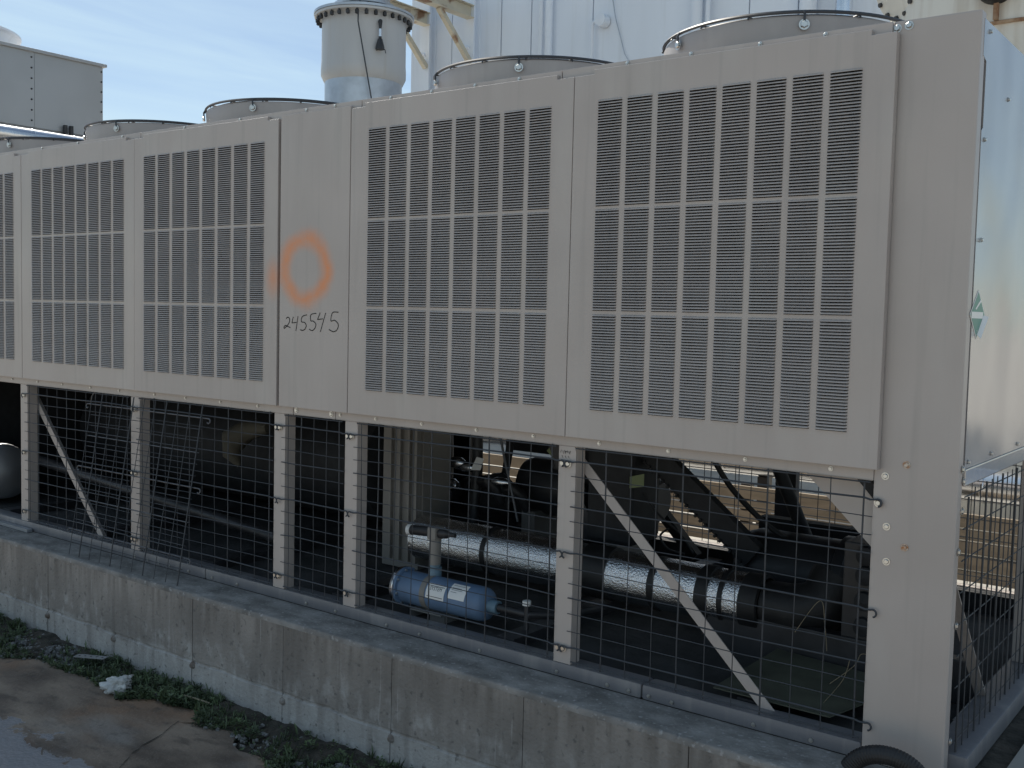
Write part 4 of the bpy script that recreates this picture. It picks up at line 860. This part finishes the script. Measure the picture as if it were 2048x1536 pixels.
q = MB(); q.tube([(-6.90, BY-0.03, 5.8), (-6.78, BY-0.03, 5.2), (-6.62, BY-0.03, 4.7), (-6.40, BY-0.03, 4.35)], 0.007, 6); obj('hanging_wire', q, 'galv', BL, smooth=True)
for x in (-10.02, -9.17):
    q = MB(); q.box(x-0.09, x+0.09, BY-0.16, BY-0.145, -0.47, 6.7); q.box(x-0.012, x+0.012, BY-0.1449, BY-0.02, -0.47, 6.7); q.box(x-0.09, x+0.09, BY-0.0199, BY-0.006, -0.47, 6.7); obj('steel_column', q, 'white_paint', BL)
    for z in (4.35, 5.1): q2 = MB(); q2.tube([(x-0.15, BY-0.2, z), (x+0.02, BY-0.17, z-0.02)], 0.025, 8); obj('lug', q2, 'white_paint', BL)
q = MB(); q.tube([(-3.62, BY-0.30, -0.47), (-3.62, BY-0.30, 6.9)], 0.095, 24); sp_ = obj('silver_flue', q, 'jacket', None, smooth=True); tag(sp_, 'shiny vertical silver pipe in front of the white wall behind the fans', 'pipe')
# cantilever platform bracket
BK = thing('pipe_bracket', 'cream rust stained steel bracket frame with diagonal braces on the white building', 'bracket', (-9.6, 8.84, 5.0))
for x, zb in ((-9.98, 5.52), (-9.14, 5.50)):
    q = MB()
    q.box(x-0.07, x+0.07, 7.62, 8.838, zb-0.012, zb); q.box(x-0.07, x+0.07, 7.62, 8.838, zb+0.158, zb+0.17); q.box(x-0.006, x+0.006, 7.62, 8.838, zb+0.0001, zb+0.1579)
    obj('cantilever_beam', q, 'cream_steel', BK)
    q = MB(); q.bar((x, 8.15, zb-0.015), (x, 8.83, zb-0.62), 0.07, 0.07, up=(1, 0, 0)); obj('diagonal_brace', q, 'cream_steel', BK)
q = MB(); q.box(-10.5, -8.3, 7.46, 7.60, 5.49, 5.502); q.box(-10.5, -8.3, 7.46, 7.60, 5.66, 5.672); q.box(-10.5, -8.3, 7.525, 7.535, 5.5021, 5.6599); obj('cross_beam', q, 'cream_steel', BK)

# ------------------------------------------------------------------ big cream tank at the right, with flanged nozzle
TX, TY, TR = -0.95, 5.72, 1.1
TK = thing('cream_tank', 'large cream storage tank with rust streaks behind the end of the chiller', 'tank', (TX, TY, -0.475))
q = MB(); q.lathe([(TR, -0.47), (TR, 3.29)], 72, (TX, TY, 0)); obj('lower_shell', q, 'tank_paint', TK, smooth=True)
q = MB(); q.lathe([(TR+0.012, 3.294), (TR+0.012, 4.6), (TR*0.6, 4.95), (0, 5.1)], 72, (TX, TY, 0)); obj('upper_shell', q, 'tank_paint', TK, smooth=True)
q = MB(); q.lathe([(TR+0.001, 3.27), (TR+0.022, 3.272), (TR+0.022, 3.29), (TR+0.001, 3.292)], 72, (TX, TY, 0)); obj('shell_seam', q, 'rust', TK, smooth=True)
a = R(-118); q = MB(); q.lathe([(0, -0.12), (0.13, -0.12), (0.14, -0.10), (0.14, 0.3)], 32, (-1.06, 4.62, 3.54), 'Y'); obj('black_manhole', q, 'black_rubber', TK, smooth=True)
q = MB(); q.box(-1.07, -1.04, 4.575, 4.66, 3.295, 3.41); obj('manhole_bracket', q, 'rust', TK)
NZ = thing('flanged_nozzle', 'cream flanged duct end with rusty bolts beside the cream tank', 'nozzle', (-1.9, 4.9, -0.475))
c0 = Vector((-1.84, 5.0, 3.74)); dn = Vector((-0.62, -0.72, -0.30)).normalized()
q = MB(); q.tube([c0+dn*0.0, c0+dn*0.03], 0.245, 40); obj('blind_flange', q, 'tank_paint', NZ, smooth=True)
q = MB(); q.tube([c0-dn*0.06, c0-dn*0.03], 0.245, 40); obj('back_flange', q, 'rust', NZ, smooth=True)
q = MB(); q.tube([c0-dn*0.0301, c0-dn*0.0001], 0.20, 40); obj('gasket', q, 'rust', NZ, smooth=True)
q = MB(); q.tube([c0-dn*0.0605, c0-dn*0.45, c0-dn*1.1+Vector((0, 0, -0.3)), Vector((-1.62, 6.9, 2.3)), Vector((-1.60, 7.1, -0.47))], 0.20, 28); obj('duct', q, 'tank_paint', NZ, smooth=True)
e1 = dn.cross(Vector((0, 0, 1))).normalized(); e2 = e1.cross(dn)
for k in range(12):
    a = 2*math.pi*k/12+0.2; p = c0+(e1*math.cos(a)+e2*math.sin(a))*0.212; q = MB(); q.tube([p+dn*0.031, p+dn*0.05], 0.018, 6); obj('flange_bolt', q, 'dark_metal', NZ)

# ------------------------------------------------------------------ cooling tower and pipe at the far left
TW = thing('cooling_tower', 'grey sheet metal cooling tower with riveted casing and round fan stack', 'cooling tower', (-14, 2.6, -0.475))
for a, b_ in ((-0.6, 1.75), (1.754, 3.895), (3.899, 4.82)):
    q = MB(); q.box(-12.03, -12.0, a, b_, 3.44, 4.35); obj('casing_panel', q, 'tower_grey', TW)
q = MB(); q.box(-16.4, -12.031, -0.6, 4.82, 3.40, 4.33); obj('plenum', q, 'tower_grey', TW)
q = MB(); q.box(-16.5, -11.96, -0.7, 4.86, 4.351, 4.39); obj('cap_rail', q, 'tower_grey', TW, bevel=0.006)
q = MB(); q.box(-16.45, -11.97, -0.65, 4.84, 3.36, 3.40); q.box(-16.3, -12.2, -0.4, 4.5, -0.475, 3.36); obj('basin', q, 'tower_grey', TW)
rv = MB(); rv.lathe([(0.012, 0.0), (0.010, 0.010), (0, 0.013)], 8, (0, 0, 0), 'X'); rvm = rv.mesh('rivet', 'dark_metal')
for i in range(7):
    for yy in (3.86, 4.80): link('rivet', rvm, TW, (-12.0, yy, 3.52+0.128*i))
q = MB(); q.lathe([(0.93, 4.391), (0.90, 4.50), (0.91, 4.60), (0.95, 4.68), (1.00, 4.70), (1.0, 4.725), (0.94, 4.72), (0.90, 4.5)], 64, (-13.5, 3.40, 0)); obj('fan_stack', q, 'white_paint', TW, smooth=True)
q = MB(); q.box(-11.97, -11.93, 4.25, 4.29, 3.3, 3.52); q.box(-11.97, -11.93, 4.33, 4.37, 3.3, 3.52); obj('pipe_clip', q, 'dark_metal', TW)
FP = thing('overhead_pipe', 'shiny aluminium clad pipe running along the cooling tower', 'pipe', (-9.6, 2.5, -0.475))
q = MB(); q.tube([(-9.6, -2, 2.92), (-9.6, 8.0, 2.92)], 0.085, 28); obj('cladding', q, 'jacket', FP, smooth=True)
for y in [-1.5+0.45*i for i in range(20)]:
    q = MB(); q.lathe([(0.085, y), (0.088, y+0.004), (0.088, y+0.016), (0.085, y+0.02)], 28, (-9.6, 0, 2.92), 'Y'); obj('clad_seam', q, 'jacket', FP, smooth=True)
for y in (-1.0, 3.5, 7.5):
    q = MB(); q.box(-9.64, -9.56, y-0.04, y+0.04, -0.475, 2.836); obj('stand', q, 'dark_metal', FP)
